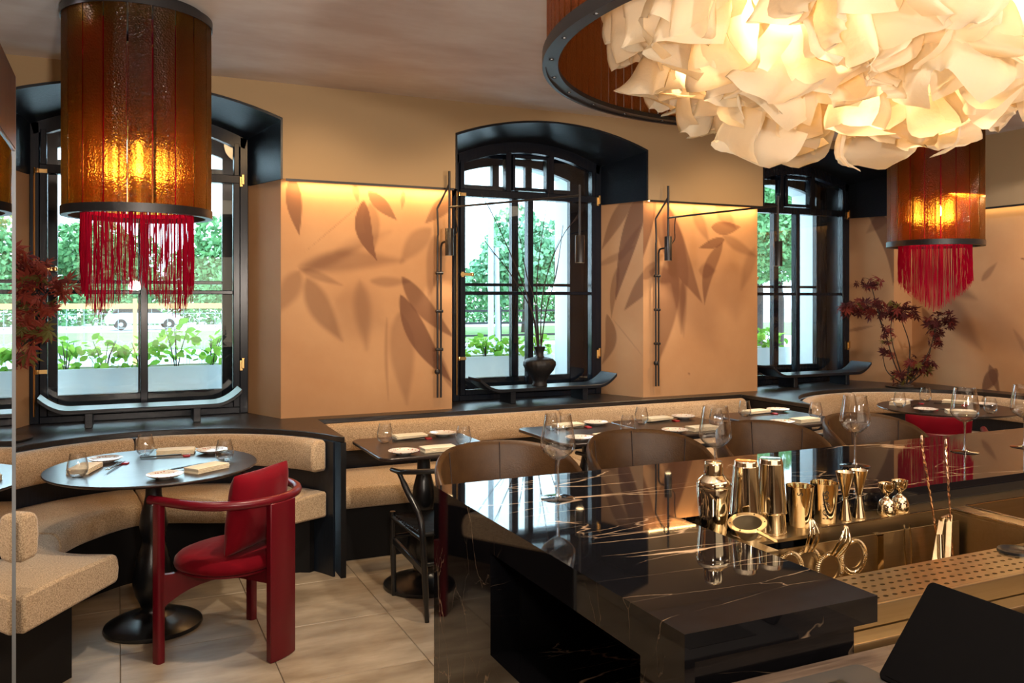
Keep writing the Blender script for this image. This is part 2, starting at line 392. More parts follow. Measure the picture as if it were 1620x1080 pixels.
M['white_paint'] = pm('white_render', (0.72, 0.76, 0.78), 0.8)
M['planter'] = pm('pale_planter', (0.82, 0.88, 0.90), 0.6)
M['soil'] = pm('soil', (0.06, 0.04, 0.03), 0.95)
M['asphalt'] = pm('pale_paving', (0.42, 0.43, 0.44), 0.9, noise=(0.6, (0.50, 0.50, 0.50)))
M['lawn'] = pm('lawn', (0.10, 0.20, 0.05), 0.9, noise=(0.8, (0.17, 0.30, 0.08)))
M['tree'] = pm('tree_foliage', (0.07, 0.22, 0.085), 0.9, noise=(1.4, (0.20, 0.42, 0.17), 0.15), bump=(2.5, 1.0))
M['tree2'] = pm('tree_foliage_pale', (0.12, 0.31, 0.18), 0.9, noise=(1.6, (0.30, 0.52, 0.32), 0.15), bump=(2.5, 1.0))
M['grey_metal'] = pm('grey_painted_metal', (0.30, 0.33, 0.36), 0.5)
M['pole'] = pm('pale_pole', (0.34, 0.37, 0.40), 0.6)
M['orange'] = pm('orange_rail', (0.65, 0.33, 0.12), 0.6)
M['car'] = pm('silver_car_paint', (0.50, 0.53, 0.56), 0.3, 0.2)
M['car2'] = pm('white_car_paint', (0.75, 0.78, 0.80), 0.3)
M['tyre'] = pm('tyre', (0.015, 0.015, 0.017), 0.8)
M['counter'] = wood('brown_oak_counter', (0.075, 0.050, 0.036), (0.165, 0.118, 0.088), 0.5, (1.2, 16, 16), 0.3)
M['laptop'] = pm('black_laptop_shell', (0.005, 0.005, 0.006), 0.5, spec=0.04)
M['laptop_grey'] = pm('dark_grey_laptop_deck', (0.035, 0.035, 0.040), 0.5)
M['mirror'] = pm('mirror_silver', (0.86, 0.86, 0.86), 0.01, 1.0)
M['partition'] = wood('brown_partition_wood', (0.045, 0.026, 0.020), (0.085, 0.052, 0.040), 0.4, (14, 14, 1), 0.1)
M['plate_m'] = None

def plaster_mural():
    m, t, N, L, b = nt('peach_plaster_with_leaf_print')
    b.inputs['Roughness'].default_value = 0.7
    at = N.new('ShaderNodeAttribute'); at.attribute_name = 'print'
    tc = N.new('ShaderNodeTexCoord'); nz = N.new('ShaderNodeTexNoise'); nz.inputs['Scale'].default_value = 1.8; nz.inputs['Detail'].default_value = 6
    L.new(tc.outputs['Object'], nz.inputs['Vector'])
    cr = N.new('ShaderNodeValToRGB'); cr.color_ramp.elements[0].position = 0.3; cr.color_ramp.elements[1].position = 0.7
    cr.color_ramp.elements[0].color = (0.52, 0.275, 0.125, 1); cr.color_ramp.elements[1].color = (0.62, 0.365, 0.185, 1)
    L.new(nz.outputs['Fac'], cr.inputs[0])
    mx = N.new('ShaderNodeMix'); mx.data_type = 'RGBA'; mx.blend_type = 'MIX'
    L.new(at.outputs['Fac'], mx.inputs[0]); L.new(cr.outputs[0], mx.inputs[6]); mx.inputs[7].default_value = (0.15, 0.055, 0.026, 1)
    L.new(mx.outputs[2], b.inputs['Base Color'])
    n2 = N.new('ShaderNodeTexNoise'); n2.inputs['Scale'].default_value = 25; L.new(tc.outputs['Object'], n2.inputs['Vector'])
    bp = N.new('ShaderNodeBump'); bp.inputs['Strength'].default_value = 0.06; bp.inputs['Distance'].default_value = 0.01
    L.new(n2.outputs['Fac'], bp.inputs['Height']); L.new(bp.outputs[0], b.inputs['Normal'])
    return m
M['plaster'] = plaster_mural()
def plate_mat():
    m, t, N, L, b = nt('painted_porcelain')
    b.inputs['Roughness'].default_value = 0.15
    tc = N.new('ShaderNodeTexCoord'); sx = N.new('ShaderNodeSeparateXYZ'); L.new(tc.outputs['Object'], sx.inputs[0])
    ln = N.new('ShaderNodeVectorMath'); ln.operation = 'LENGTH'; L.new(tc.outputs['Object'], ln.inputs[0])
    g = N.new('ShaderNodeMapRange'); g.inputs[1].default_value = 0.052; g.inputs[2].default_value = 0.058; L.new(ln.outputs['Value'], g.inputs[0])
    vo = N.new('ShaderNodeTexVoronoi'); vo.inputs['Scale'].default_value = 60; L.new(tc.outputs['Object'], vo.inputs['Vector'])
    c = N.new('ShaderNodeMath'); c.operation = 'LESS_THAN'; c.inputs[1].default_value = 0.26; L.new(vo.outputs['Distance'], c.inputs[0])
    ml = N.new('ShaderNodeMath'); ml.operation = 'MULTIPLY'; L.new(c.outputs[0], ml.inputs[0]); L.new(g.outputs[0], ml.inputs[1])
    mx = N.new('ShaderNodeMix'); mx.data_type = 'RGBA'; mx.inputs[6].default_value = (0.74, 0.70, 0.64, 1); mx.inputs[7].default_value = (0.40, 0.10, 0.06, 1)
    L.new(ml.outputs[0], mx.inputs[0]); L.new(mx.outputs[2], b.inputs['Base Color']); return m
M['plate'] = plate_mat()

# ================================================================== STRUCTURE
WC = [0.155, 2.985, 5.775]          # window centres along the wall
HW, FW = 0.815, 0.66                # half widths: opening at the wall, frame
YU, YP, YF, YO = 5.63, 5.70, 6.10, 6.40
ZL, ZB, ZC = 0.81, 2.38, 3.0        # ledge top, top of plaster panels, ceiling
XR = 6.83

def arch(c, half, zs, zp, n=18):
    h = zp - zs; Rr = (half * half + h * h) / (2 * h)
    out = []
    for i in range(n + 1):
        x = -half + 2 * half * i / n
        out.append((c + x, zp - Rr + math.sqrt(max(Rr * Rr - x * x, 0))))
    return out
def arch_z(x, half, zs, zp):
    h = zp - zs; Rr = (half * half + h * h) / (2 * h)
    return zp - Rr + math.sqrt(max(Rr * Rr - x * x, 0))

# floor with travertine tiles
fl = struct('floor')
mk('mortar_bed', G().box(-1.3, -3.2, -0.06, 7.2, 6.05, -0.008), M['grout'], fl, smooth=0)
tile_src = None; TS = 0.62
tg = G().box(-TS / 2 + 0.0015, -TS / 2 + 0.0015, -0.012, TS / 2 - 0.0015, TS / 2 - 0.0015, 0)
for i in range(-2, 11):
    for j in range(-11, 3):
        loc = (0.008 + TS * (i + 0.5), 4.193 + TS * (j + 0.5), RN.uniform(-0.0006, 0))
        rz = RN.choice((0, pi))
        if tile_src is None:
            tile_src = mk('tile', tg, M['tile'], fl, loc, (0, 0, rz), smooth=0, bevel=0.002, seg=1)
        else:
            inst(tile_src, fl, loc, (0, 0, rz))
# ceiling
o = mk('ceiling', G().box(-1.4, -3.3, ZC, 7.3, 6.9, ZC + 0.1), M['ceiling'], smooth=0, kind='structure')
# upper wall (beige), one block with three arched openings
pts = [(-1.3, ZB)]
for c in WC:
    pts += [(c - HW, ZB)] + arch(c, HW, 2.775, 2.925) + [(c + HW, ZB)]
pts += [(XR + 0.1, ZB), (XR + 0.1, ZC), (-1.3, ZC)]
mk('wall_back', G().prism(pts, YU, 6.06, 'y'), M['upper'], smooth=30, kind='structure')

# leaf prints on the peach plaster
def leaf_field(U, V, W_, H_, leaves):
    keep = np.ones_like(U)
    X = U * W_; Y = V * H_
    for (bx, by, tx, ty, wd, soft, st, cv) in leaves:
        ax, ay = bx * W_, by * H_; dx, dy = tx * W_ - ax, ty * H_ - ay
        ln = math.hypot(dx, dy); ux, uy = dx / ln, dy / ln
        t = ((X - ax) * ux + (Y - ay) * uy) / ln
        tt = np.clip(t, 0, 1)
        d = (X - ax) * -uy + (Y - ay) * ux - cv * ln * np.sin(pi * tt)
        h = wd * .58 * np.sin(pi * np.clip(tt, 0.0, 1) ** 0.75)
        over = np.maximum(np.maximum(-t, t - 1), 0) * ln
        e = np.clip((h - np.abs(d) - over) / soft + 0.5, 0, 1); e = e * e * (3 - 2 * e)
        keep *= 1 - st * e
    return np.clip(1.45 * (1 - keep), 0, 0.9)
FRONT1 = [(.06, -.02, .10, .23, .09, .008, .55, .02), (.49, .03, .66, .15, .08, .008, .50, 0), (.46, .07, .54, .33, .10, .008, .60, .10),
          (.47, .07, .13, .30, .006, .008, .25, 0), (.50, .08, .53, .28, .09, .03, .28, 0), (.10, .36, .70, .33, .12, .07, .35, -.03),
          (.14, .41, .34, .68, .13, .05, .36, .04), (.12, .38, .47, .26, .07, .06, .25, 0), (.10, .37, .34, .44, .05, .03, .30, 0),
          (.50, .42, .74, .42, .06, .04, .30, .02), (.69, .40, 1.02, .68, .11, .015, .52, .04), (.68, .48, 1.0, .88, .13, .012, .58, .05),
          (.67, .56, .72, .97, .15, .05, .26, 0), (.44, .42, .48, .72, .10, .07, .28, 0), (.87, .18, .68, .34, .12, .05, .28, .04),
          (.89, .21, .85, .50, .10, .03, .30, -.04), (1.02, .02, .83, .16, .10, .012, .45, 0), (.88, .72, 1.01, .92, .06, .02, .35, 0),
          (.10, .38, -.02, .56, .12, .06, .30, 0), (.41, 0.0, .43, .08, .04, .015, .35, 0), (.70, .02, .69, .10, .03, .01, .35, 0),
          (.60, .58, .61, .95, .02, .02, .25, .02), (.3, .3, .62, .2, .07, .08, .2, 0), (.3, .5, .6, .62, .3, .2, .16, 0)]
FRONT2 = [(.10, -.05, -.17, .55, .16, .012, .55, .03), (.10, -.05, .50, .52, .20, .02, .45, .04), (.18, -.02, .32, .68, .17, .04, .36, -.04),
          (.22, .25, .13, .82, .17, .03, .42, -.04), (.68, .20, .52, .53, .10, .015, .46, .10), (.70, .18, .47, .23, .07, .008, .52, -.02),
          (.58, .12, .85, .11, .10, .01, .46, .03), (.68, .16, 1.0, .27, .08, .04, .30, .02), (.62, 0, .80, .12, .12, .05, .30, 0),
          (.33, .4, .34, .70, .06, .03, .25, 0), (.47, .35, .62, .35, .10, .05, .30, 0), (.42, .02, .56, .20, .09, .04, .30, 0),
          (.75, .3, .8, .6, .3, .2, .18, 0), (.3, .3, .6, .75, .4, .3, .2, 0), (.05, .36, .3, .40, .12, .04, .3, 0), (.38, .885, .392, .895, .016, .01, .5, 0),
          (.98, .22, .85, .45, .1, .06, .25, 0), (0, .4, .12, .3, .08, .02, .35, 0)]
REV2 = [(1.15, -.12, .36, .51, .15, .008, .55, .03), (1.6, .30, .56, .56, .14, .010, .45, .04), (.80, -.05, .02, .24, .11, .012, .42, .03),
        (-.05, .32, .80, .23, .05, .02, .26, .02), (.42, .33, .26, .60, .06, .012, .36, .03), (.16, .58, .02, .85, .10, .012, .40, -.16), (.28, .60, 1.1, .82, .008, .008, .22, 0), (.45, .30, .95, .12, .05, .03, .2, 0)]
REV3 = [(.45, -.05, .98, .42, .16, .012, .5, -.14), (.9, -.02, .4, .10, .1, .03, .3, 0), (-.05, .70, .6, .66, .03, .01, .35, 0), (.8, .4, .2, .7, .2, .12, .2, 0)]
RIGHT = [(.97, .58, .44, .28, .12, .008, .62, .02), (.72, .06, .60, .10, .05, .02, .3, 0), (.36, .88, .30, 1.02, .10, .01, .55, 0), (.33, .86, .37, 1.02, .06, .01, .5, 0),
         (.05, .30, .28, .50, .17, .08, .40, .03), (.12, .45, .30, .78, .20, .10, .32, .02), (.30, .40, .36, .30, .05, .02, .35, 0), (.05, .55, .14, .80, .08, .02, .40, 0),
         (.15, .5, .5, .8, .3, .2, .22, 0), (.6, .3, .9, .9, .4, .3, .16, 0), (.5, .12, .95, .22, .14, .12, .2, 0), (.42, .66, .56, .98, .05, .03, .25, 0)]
def plaster_skin(name, path, prints, parent):
    """path: list of plan points; prints: one leaf list (or None) per segment"""
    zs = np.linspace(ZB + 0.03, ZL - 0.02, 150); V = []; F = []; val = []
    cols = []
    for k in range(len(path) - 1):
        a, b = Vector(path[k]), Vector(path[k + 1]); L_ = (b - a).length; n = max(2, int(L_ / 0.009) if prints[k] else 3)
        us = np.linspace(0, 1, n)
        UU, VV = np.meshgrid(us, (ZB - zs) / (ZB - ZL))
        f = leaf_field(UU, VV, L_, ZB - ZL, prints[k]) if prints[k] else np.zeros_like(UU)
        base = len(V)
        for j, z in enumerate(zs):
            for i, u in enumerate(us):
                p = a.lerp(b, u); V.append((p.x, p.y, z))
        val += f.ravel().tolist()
        for j in range(len(zs) - 1):
            for i in range(n - 1):
                q = base + j * n + i; F.append((q, q + n, q + n + 1, q + 1))
    g = G(); g.v = V; g.f = F
    o = mk(name, g, M['plaster'], parent, smooth=0, recalc=False)
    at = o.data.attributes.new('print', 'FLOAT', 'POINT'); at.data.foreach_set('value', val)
    return o
def pier(k, x0, x1, revl, front, revr, leftr=True, rightr=True):
    st = struct('wall_back.%03d' % (k + 1))
    e = 0.005; path = []; pr = []
    sp = HW - FW
    poly = []
    if leftr: path += [(x0 - sp, YF + .0)]; pr += [revl]; poly += [(x0 - sp + e, 6.44), (x0 - sp + e, YF)]
    else: poly += [(x0, 6.44)]
    path += [(x0, YP), (x1, YP)]; pr += [front]; poly += [(x0 + e, YP + e), (x1 - e, YP + e)]
    if rightr: path += [(x1 + sp, YF + .0)]; pr += [revr]; poly += [(x1 + sp - e, YF), (x1 + sp - e, 6.44)]
    else: poly += [(x1, 6.44)]
    mk('pier_core', G().prism(poly, 0, ZB + 0.03), M['plaster'], st, smooth=0)
    plaster_skin('plaster_panel', path, pr, st)
    return st
pier(0, -1.3, WC[0] - HW, None, None, None, False, True)
pier(1, WC[0] + HW, WC[1] - HW, None, FRONT1, None)
pier(2, WC[1] + HW, WC[2] - HW, REV2, FRONT2, None)
pier(3, WC[2] + HW, XR + 0.08, REV3, None, None, True, False)
# right wall: upper beige block and printed plaster panel
mk('wall_right', G().box(XR - 0.07, -3.2, ZB, XR + 0.15, YU + .02, ZC), M['upper'], smooth=0, kind='structure')
wr = struct('wall_right.001')
mk('wall_core', G().box(XR + 0.005, -3.2, 0, XR + 0.15, 5.72, ZB + .03), M['plaster'], wr, smooth=0)
plaster_skin('plaster_panel', [(XR, 5.71), (XR, 3.3)], [RIGHT], wr)
plaster_skin('plaster_panel', [(XR, 3.3), (XR, -3.2)], [None], wr)
# rest of the room outside the frame
mk('wall_left', G().box(-1.3, -3.2, 0, -1.12, 6.1, ZC), M['backroom'], smooth=0, kind='structure')
mk('wall_front', G().box(-1.3, -3.3, 0, 7.1, -3.1, ZC), M['backroom'], smooth=0, kind='structure')
# partition with mirror beside the left banquette
pt = struct('wall_partition')
mk('partition_core', G().box(-0.46, 1.9, 0, -0.352, 3.575, 2.41), M['partition'], pt, smooth=0)
mk('mirror', G().box(-0.352, 1.95, 0.02, -0.346, 3.565, 2.137), M['mirror'], pt, smooth=0)
mk('edge_trim', G().box(-0.46, 3.575, 0, -0.340, 3.583, 2.41), M['grey_metal'], pt, smooth=0)
mk('mirror_trim', G().box(-0.352, 1.95, 2.137, -0.342, 3.575, 2.147), M['black'], pt, smooth=0)
mk('upper_panel', G().box(-0.352, 1.9, 2.147, -0.340, 3.575, 2.41), M['partition'], pt, smooth=0)

# LED strips in the shadow gap above the plaster panels
def led(name, x0, x1, lab):
    t = thing(name, lab, 'light strip', ((x0 + x1) / 2, 5.665, ZB - 0.002), 0, 'LED strips above the plaster panels')
    hl = (x1 - x0) / 2
    mk('channel', G().box(-hl, -0.036, -0.012, hl, -0.028, 0.004), M['black_metal'], t, smooth=0)
    mk('diffuser', G().box(-hl + .01, -0.012, -0.004, hl - .01, 0.012, 0.004), M['led'], t, smooth=0)
    light('AREA', 'led_glow', ((x0 + x1) / 2, 5.655, ZB - 0.008), 2.6 * (x1 - x0), (1, 0.58, 0.22), x1 - x0 - .02, 0.02, aim=((x0 + x1) / 2, 5.665, 0))
led('led_strip', WC[0] + HW + .02, WC[1] - HW - .01, 'warm LED strip glowing above the plaster panel between the first two windows')
led('led_strip', WC[1] + HW + .02, WC[2] - HW - .01, 'warm LED strip glowing above the plaster panel between the second and third windows')
t = thing('led_strip', 'warm LED strip along the top of the right side wall panel', 'light strip', (XR - 0.035, 4.2, ZB - .002), 0, 'LED strips above the plaster panels')
mk('channel', G().box(-0.036, -1.3, -0.012, -0.028, 1.42, 0.004), M['black_metal'], t, smooth=0)
mk('diffuser', G().box(-0.012, -1.28, -0.004, 0.012, 1.40, 0.004), M['led'], t, smooth=0)
light('AREA', 'led_glow', (XR - .045, 4.25, ZB - .008), 8, (1, .62, .26), .02, 2.6, aim=(XR - .03, 4.25, 0))

# ------------------------------------------------------------------ windows
def outline(c, half, zs, zp, zb, y, n=18):
    return [(c - half, y, zb)] + [(x, y, z) for x, z in arch(c, half, zs, zp, n)] + [(c + half, y, zb)]
def arch_band(c, half, zs, zp, th, y0, y1, n=18):
    a = arch(c, half, zs, zp, n); b = arch(c, half - .02, zs - th, zp - th, n)
    return G().prism(a + b[::-1], y0, y1, 'y')
def window(k, c, left_hw=True):
    st = struct('window_%d' % (k + 1))
    F = M['frame']
    def p(name, g, mat=F, bevel=0.004): return mk(name, g, mat, st, smooth=35, bevel=bevel, seg=1)
    # black timber hood lining the upper reveal, and the box between the two windows
    g = G().loft([outline(c, HW - .014, 2.760, 2.910, ZB - .004, YU - .004), outline(c, FW - .014, 2.69, 2.84, ZB - .004, YF + .01),
                  outline(c, FW - .002, 2.702, 2.852, ZB - .004, YF + .01), outline(c, HW - .001, 2.773, 2.923, ZB - .004, YU - .004)], closed=False, loop=True)
    mk('hood_lining', g, M['black_wood'], st, smooth=30)
    g = G().loft([outline(c, FW, 2.70, 2.85, ZL - .02, YF), outline(c, FW, 2.70, 2.85, ZL - .02, 6.46)], closed=False)
    mk('box_lining', g, M['black_wood_y'], st, smooth=30)
    p('box_sill', G().box(c - FW, YF, ZL - .03, c + FW, 6.46, ZL + .02))
    y0, y1 = YF - .015, YF + .05
    for s in (-1, 1):
        xa, xb = sorted((c + s * FW, c + s * .605)); p('frame_stile', G().box(xa, y0, ZL, xb, y1, 2.71))
        xa, xb = sorted((c + s * .604, c + s * .56)); p('casement_stile', G().box(xa, y0 - .012, ZL + .045, xb, y1 - .01, 2.40))
        xa, xb = sorted((c + s * .60, c + s * .565)); p('fanlight_stile', G().box(xa, y0 - .008, 2.44, xb, y1 - .01, 2.665))
        xa, xb = sorted((c + s * .215, c + s * .165)); p('fanlight_mullion', G().box(xa, y0 - .006, 2.44, xb, y1, 2.75))
        xa, xb = sorted((c + s * .163, c + s * .138)); p('vent_stile', G().box(xa, y0 - .02, 2.455, xb, y1 - .02, 2.735))
        xa, xb = sorted((c + s * .02, c + s * .56)); p('muntin', G().box(xa, y0 + .005, 1.628, xb, y1 - .02, 1.655))
        p('casement_rail', G().box(xa, y0 - .012, ZL + .045, xb, y1 - .01, 0.895))
    p('vent_rail', G().box(c - .138, y0 - .02, 2.455, c + .138, y1 - .02, 2.48))
    p('vent_head', G().box(c - .138, y0 - .02, 2.71, c + .138, y1 - .02, 2.74))
    p('frame_rail', G().box(c - .606, y0, ZL, c + .606, y1, ZL + .045))
    p('transom', G().box(c - .606, y0 - .015, 2.388, c + .606, y1, 2.445))
    p('meeting_stile', G().box(c - .023, y0 - .012, ZL + .045, c + .023, y1 - .005, 2.39))
    p('arch_head', arch_band(c, FW - .002, 2.70, 2.85, 0.075, y0, y1))
    p('fanlight_head', arch_band(c, .60, 2.665, 2.79, 0.03, y0 - .006, y1 - .01), bevel=0)
    for s in (-1, 1):
        xa, xb = sorted((c + s * .022, c + s * .562))
        mk('pane', G().box(xa, YF + .012, .89, xb, YF + .015, 1.632), M['glass'], st, smooth=0)
        mk('pane', G().box(xa, YF + .012, 1.65, xb, YF + .015, 2.392), M['glass'], st, smooth=0)
        xa, xb = sorted((c + s * .21, c + s * .57))
        mk('pane', G().box(xa, YF + .012, 2.44, xb, YF + .015, 2.70), M['glass'], st, smooth=0)
    mk('pane', G().box(c - .14, YF + .002, 2.475, c + .14, YF + .005, 2.715), M['glass'], st, smooth=0)
    # outer window
    y0, y1 = YO - .03, YO + .03
    for s in (-1, 1):
        xa, xb = sorted((c + s * (FW - .002), c + s * .52)); p('outer_stile', G().box(xa, y0, ZL + .02, xb, y1, 2.71))
        xa, xb = sorted((c + s * .023, c + s * .52)); p('outer_muntin', G().box(xa, y0 + .01, 1.70, xb, y1 - .02, 1.725))
    p('outer_rail', G().box(c - .52, y0, ZL + .02, c + .52, y1, .955))
    p('outer_transom', G().box(c - .52, y0 - .01, 2.455, c + .52, y1, 2.52))
    p('outer_mullion', G().box(c - .03, y0 - .005, .955, c + .03, y1, 2.52))
    p('outer_fanlight_mullion', G().box(c - .20, y0 + .005, 2.52, c - .14, y1, 2.72))
    p('outer_fanlight_mullion', G().box(c + .10, y0 + .005, 2.52, c + .16, y1, 2.72))
    p('outer_head', arch_band(c, FW - .004, 2.70, 2.85, 0.15, y0, y1))
    for s in (-1, 1):
        xa, xb = sorted((c + s * .03, c + s * .522))
        mk('outer_pane', G().box(xa, YO, .95, xb, YO + .003, 2.47), M['glass'], st, smooth=0)
    mk('outer_pane', G().box(c - .52, YO, 2.51, c + .52, YO + .003, 2.72), M['glass'], st, smooth=0)
    # brass hinges and catches
    for z in (1.14, 2.40):
        mk('hinge', G().box(c + .60, YF - .045, z - .035, c + .622, YF - .015, z + .035).box(c + .612, YF - .055, z - .02, c + .63, YF - .03, z + .05), M['brass'], st, smooth=0, bevel=.003)
        mk('hinge', G().box(c - .61, YF - .04, z - .012, c - .56, YF - .026, z + .012).lathe([(0, -.016), (.010, -.014), (.012, 0), (.010, .014), (0, .016)], 8, (c - .615, YF - .042, z)), M['brass'], st, smooth=40)
    mk('catch', G().box(c - .61, YF - .055, 1.775, c - .52, YF - .042, 1.795).lathe([(0, -.018), (.014, -.012), (.016, 0), (.014, .012), (0, .018)], 10, (c - .515, YF - .05, 1.785)).box(c - .60, YF - .045, 1.765, c - .58, YF - .02, 1.805), M['brass'], st, smooth=40)
    mk('rod_bolt', G().tube([(c - .632, YF - .03, .86), (c - .632, YF - .03, 2.42)], .006, 6), M['brass'], st, smooth=40)
    return st
for k, c in enumerate(WC): window(k, c)

# outer facade wall with the same openings, white render, and its sills
fw_ = struct('wall_facade')
g = G(); xs = [-1.6] + [v for c in WC for v in (c - .60, c + .60)] + [7.6]
for i in range(0, len(xs), 2): g.box(xs[i], 6.45, -.6, xs[i + 1], 6.80, 3.6)
for c in WC:
    g.box(c - .60, 6.45, -.6, c + .60, 6.80, .88)
    a = arch(c, .60, 2.66, 2.76); g.prism([(c - .60, 3.6)] + a + [(c + .60, 3.6)], 6.45, 6.80, 'y')
mk('render_coat', g, M['white_paint'], fw_, smooth=0)
for c in WC: mk('sill_board', G().box(c - .66, 6.62, .86, c + .66, 7.16, .89), M['white_paint'], fw_, smooth=0)

# ------------------------------------------------------------------ ledge behind the banquettes
A1, A2, RO = (0.20, 4.50), (5.66, 4.50), 1.0
def arc(c, r, d0, d1, n): return [(c[0] + r * math.cos(math.radians(d0 + (d1 - d0) * i / n)), c[1] + r * math.sin(math.radians(d0 + (d1 - d0) * i / n))) for i in range(n + 1)]
lp = arc(A1, RO, 236, 20, 40) + [(1.175, 4.80), (1.185, 5.56), (4.675, 5.56), (4.685, 4.80)] + arc(A2, RO, 160, -58, 40)
lp += [(6.83, 3.4), (6.83, 5.705)]
for c in WC[::-1]:
    lp += [(c + HW, 5.71), (c + FW, YF + .0), (c - FW, YF + .0), (c - HW, 5.71)]
lp += [(-1.12, 5.71), (-1.12, 3.65), (-.42, 3.62)]
tag(mk('window_ledge', G().prism(lp, ZL - .034, ZL), M['ledge'], smooth=30, bevel=.004, seg=1),
    'long dark wood ledge running under the windows behind the banquettes', 'ledge')

# ================================================================== BANQUETTES
RIN = [(24, .965), (29, .90), (34, .82), (42, .69), (53, .60), (67, .585), (80, .61), (92, .645), (100, .645), (112, .59), (125, .54), (145, .50), (160, .485), (185, .475), (205, .45), (222, .405), (232, .375), (240, .375)]
def rin(a):
    for (a0, r0), (a1, r1) in zip(RIN, RIN[1:]):
        if a0 <= a <= a1:
            t = (a - a0) / (a1 - a0); t = t * t * (3 - 2 * t) if False else t
            return r0 + (r1 - r0) * t
    return RIN[-1][1]
def rin_s(a): return (rin(a - 4) + rin(a - 2) + rin(a) + rin(a + 2) + rin(a + 4)) / 5
def curved_banquette(label, c, mirror, group):
    t = thing('curved_banquette', label, 'banquette', (c[0], c[1], 0), 0, group)
    def P(r, a, z):
        a = math.radians(a); x = r * math.cos(a)
        return (-x if mirror else x, r * math.sin(a), z)
    def ring(a, kind):
        if kind == 'seat':
            r = max(.26, rin_s(a)); e = min(.03, (.985 - r) * .3)
            q = [(r + .012, .335), (r - .004, .352), (r - .010, .395), (r - .004, .432), (r + e * .35, .455), (r + e, .465), ((r + .985) / 2, .478), (.975, .482), (.985, .475), (.985, .335)]
        elif kind == 'back':
            q = [(.900, .603), (.888, .622), (.882, .69), (.888, .752), (.902, .776), (.93, .785), (.965, .783), (.982, .770), (.984, .61), (.97, .602)]
        elif kind == 'panel': q = [(.986, .0), (.986, ZL - .036), (.999, ZL - .036), (.999, 0)]
        elif kind == 'plinth':
            r = rin_s(a) + .10 + .12 * max(0, min(1, (a - 150) / 70)); q = [(min(r, .95), .0), (min(r, .95), .334), (.984, .334), (.984, 0)]
        return [P(r_, a, z_) for r_, z_ in q]
    def seg(name, kind, a0, a1, mat, bevel=0):
        n = max(3, int((a1 - a0) / 3)); return mk(name, G().loft([ring(a0 + (a1 - a0) * i / n, kind) for i in range(n + 1)]), mat, t, smooth=50, bevel=bevel, seg=2)
    for a0, a1 in ((24.5, 96.5), (97.1, 162.5), (163.1, 238)): seg('seat_cushion', 'seat', a0, a1, M['fabric'], .012)
    for a0, a1 in ((24.5, 96.5), (97.3, 163), (163.8, 237.5)): seg('back_cushion', 'back', a0, a1, M['fabric'], .02)
    seg('back_panel', 'panel', 21, 228, M['black_wood_y']); seg('plinth', 'plinth', 31, 231, M['void'])
    s = -1 if mirror else 1
    x0, x1 = sorted((s * .955, s * .985)); mk('end_panel', G().box(x0, .31, 0, x1, 1.055, ZL - .036), M['void'], t, smooth=0)
    return t
curved_banquette('beige tweed curved banquette around the round table under the first window', A1, False, 'tweed banquettes along the walls')
curved_banquette('beige tweed curved banquette in the corner behind the potted maple and far round table', A2, True, 'tweed banquettes along the walls')
t = thing('straight_banquette', 'long straight beige tweed banquette behind the row of square tables', 'banquette', (2.93, 5.0, 0), 0, 'tweed banquettes along the walls')
def section_loft(q, x0, x1): return G().loft([[(x0, y, z) for y, z in q], [(x1, y, z) for y, z in q]])
SQ = [(.03, .335), (.012, .352), (.004, .395), (.010, .435), (.03, .458), (.06, .466), (.3, .478), (.50, .484), (.52, .475), (.52, .335)]
BQ = [(.472, .603), (.458, .622), (.452, .69), (.458, .752), (.472, .776), (.50, .785), (.525, .783), (.542, .770), (.545, .61), (.53, .602)]
for a, b in ((-1.715, -.004), (.004, 1.715)):
    mk('seat_cushion', section_loft(SQ, a, b), M['fabric'], t, smooth=50, bevel=.012)
    mk('back_cushion', section_loft(BQ, a, b), M['fabric'], t, smooth=50, bevel=.02)
mk('back_panel', G().box(-1.72, .548, 0, 1.72, .562, ZL - .036), M['black_wood'], t, smooth=0)
mk('plinth', G().box(-1.71, .12, 0, 1.71, .547, .334), M['void'], t, smooth=0)

# ================================================================== TABLES
TZ = 0.785
PED = [(0, 0), (.222, 0), (.226, .008), (.224, .020), (.20, .034), (.15, .050), (.10, .062), (.066, .076), (.056, .092), (.064, .120), (.084, .16), (.096, .215), (.093, .26),
       (.078, .33), (.060, .385), (.052, .41), (.052, .43), (.060, .455), (.066, .50), (.060, .55), (.046, .60), (.038, .64), (.036, .70), (.040, .735), (.062, .758), (.062, .765), (0, .765)]
def pedestal(t):
    mk('pedestal_base', G().lathe(PED[:7], 36).lathe([(0, .0501), (.15, .0501)], 36), M['black'], t, smooth=50)
    mk('pedestal_column', G().lathe([(0, .06)] + PED[6:], 28), M['black'], t, smooth=50)
def round_table(label, x, y, r):
    t = thing('round_table', label, 'table', (x, y, 0))
    mk('tabletop', G().lathe([(0, .7652), (r - .03, .7652), (r - .006, .774), (r, .780), (r - .003, TZ), (0, TZ)], 64), M['table'], t, smooth=30)
    pedestal(t); return t
def rrect(hx, hy, r, n=6):
    out = []
    for cx, cy_, a in ((hx - r, hy - r, 0), (-hx + r, hy - r, 90), (-hx + r, -hy + r, 180), (hx - r, -hy + r, 270)):
        for i in range(n + 1):
            q = math.radians(a + 90 * i / n); out.append((cx + r * math.cos(q), cy_ + r * math.sin(q)))
    return out
def square_table(label, x, y, hx=.335, hy=.335):
    t = thing('square_table', label, 'table', (x, y, 0), 0, 'square pedestal tables along the banquette')
    mk('tabletop', G().prism(rrect(hx, hy, .07), .765, TZ), M['table'], t, smooth=30, bevel=.006)
    pedestal(t); return t
T1, T6 = (0.157, 4.50), (5.62, 4.38)
SQT = [(1.55, 4.51), (2.60, 4.50), (3.275, 4.50), (4.11, 4.50)]
round_table('round dark wood pedestal table under the first window beside the red armchair', *T1, .485)
round_table('round dark wood pedestal table in the far corner in front of the maple', *T6, .485)
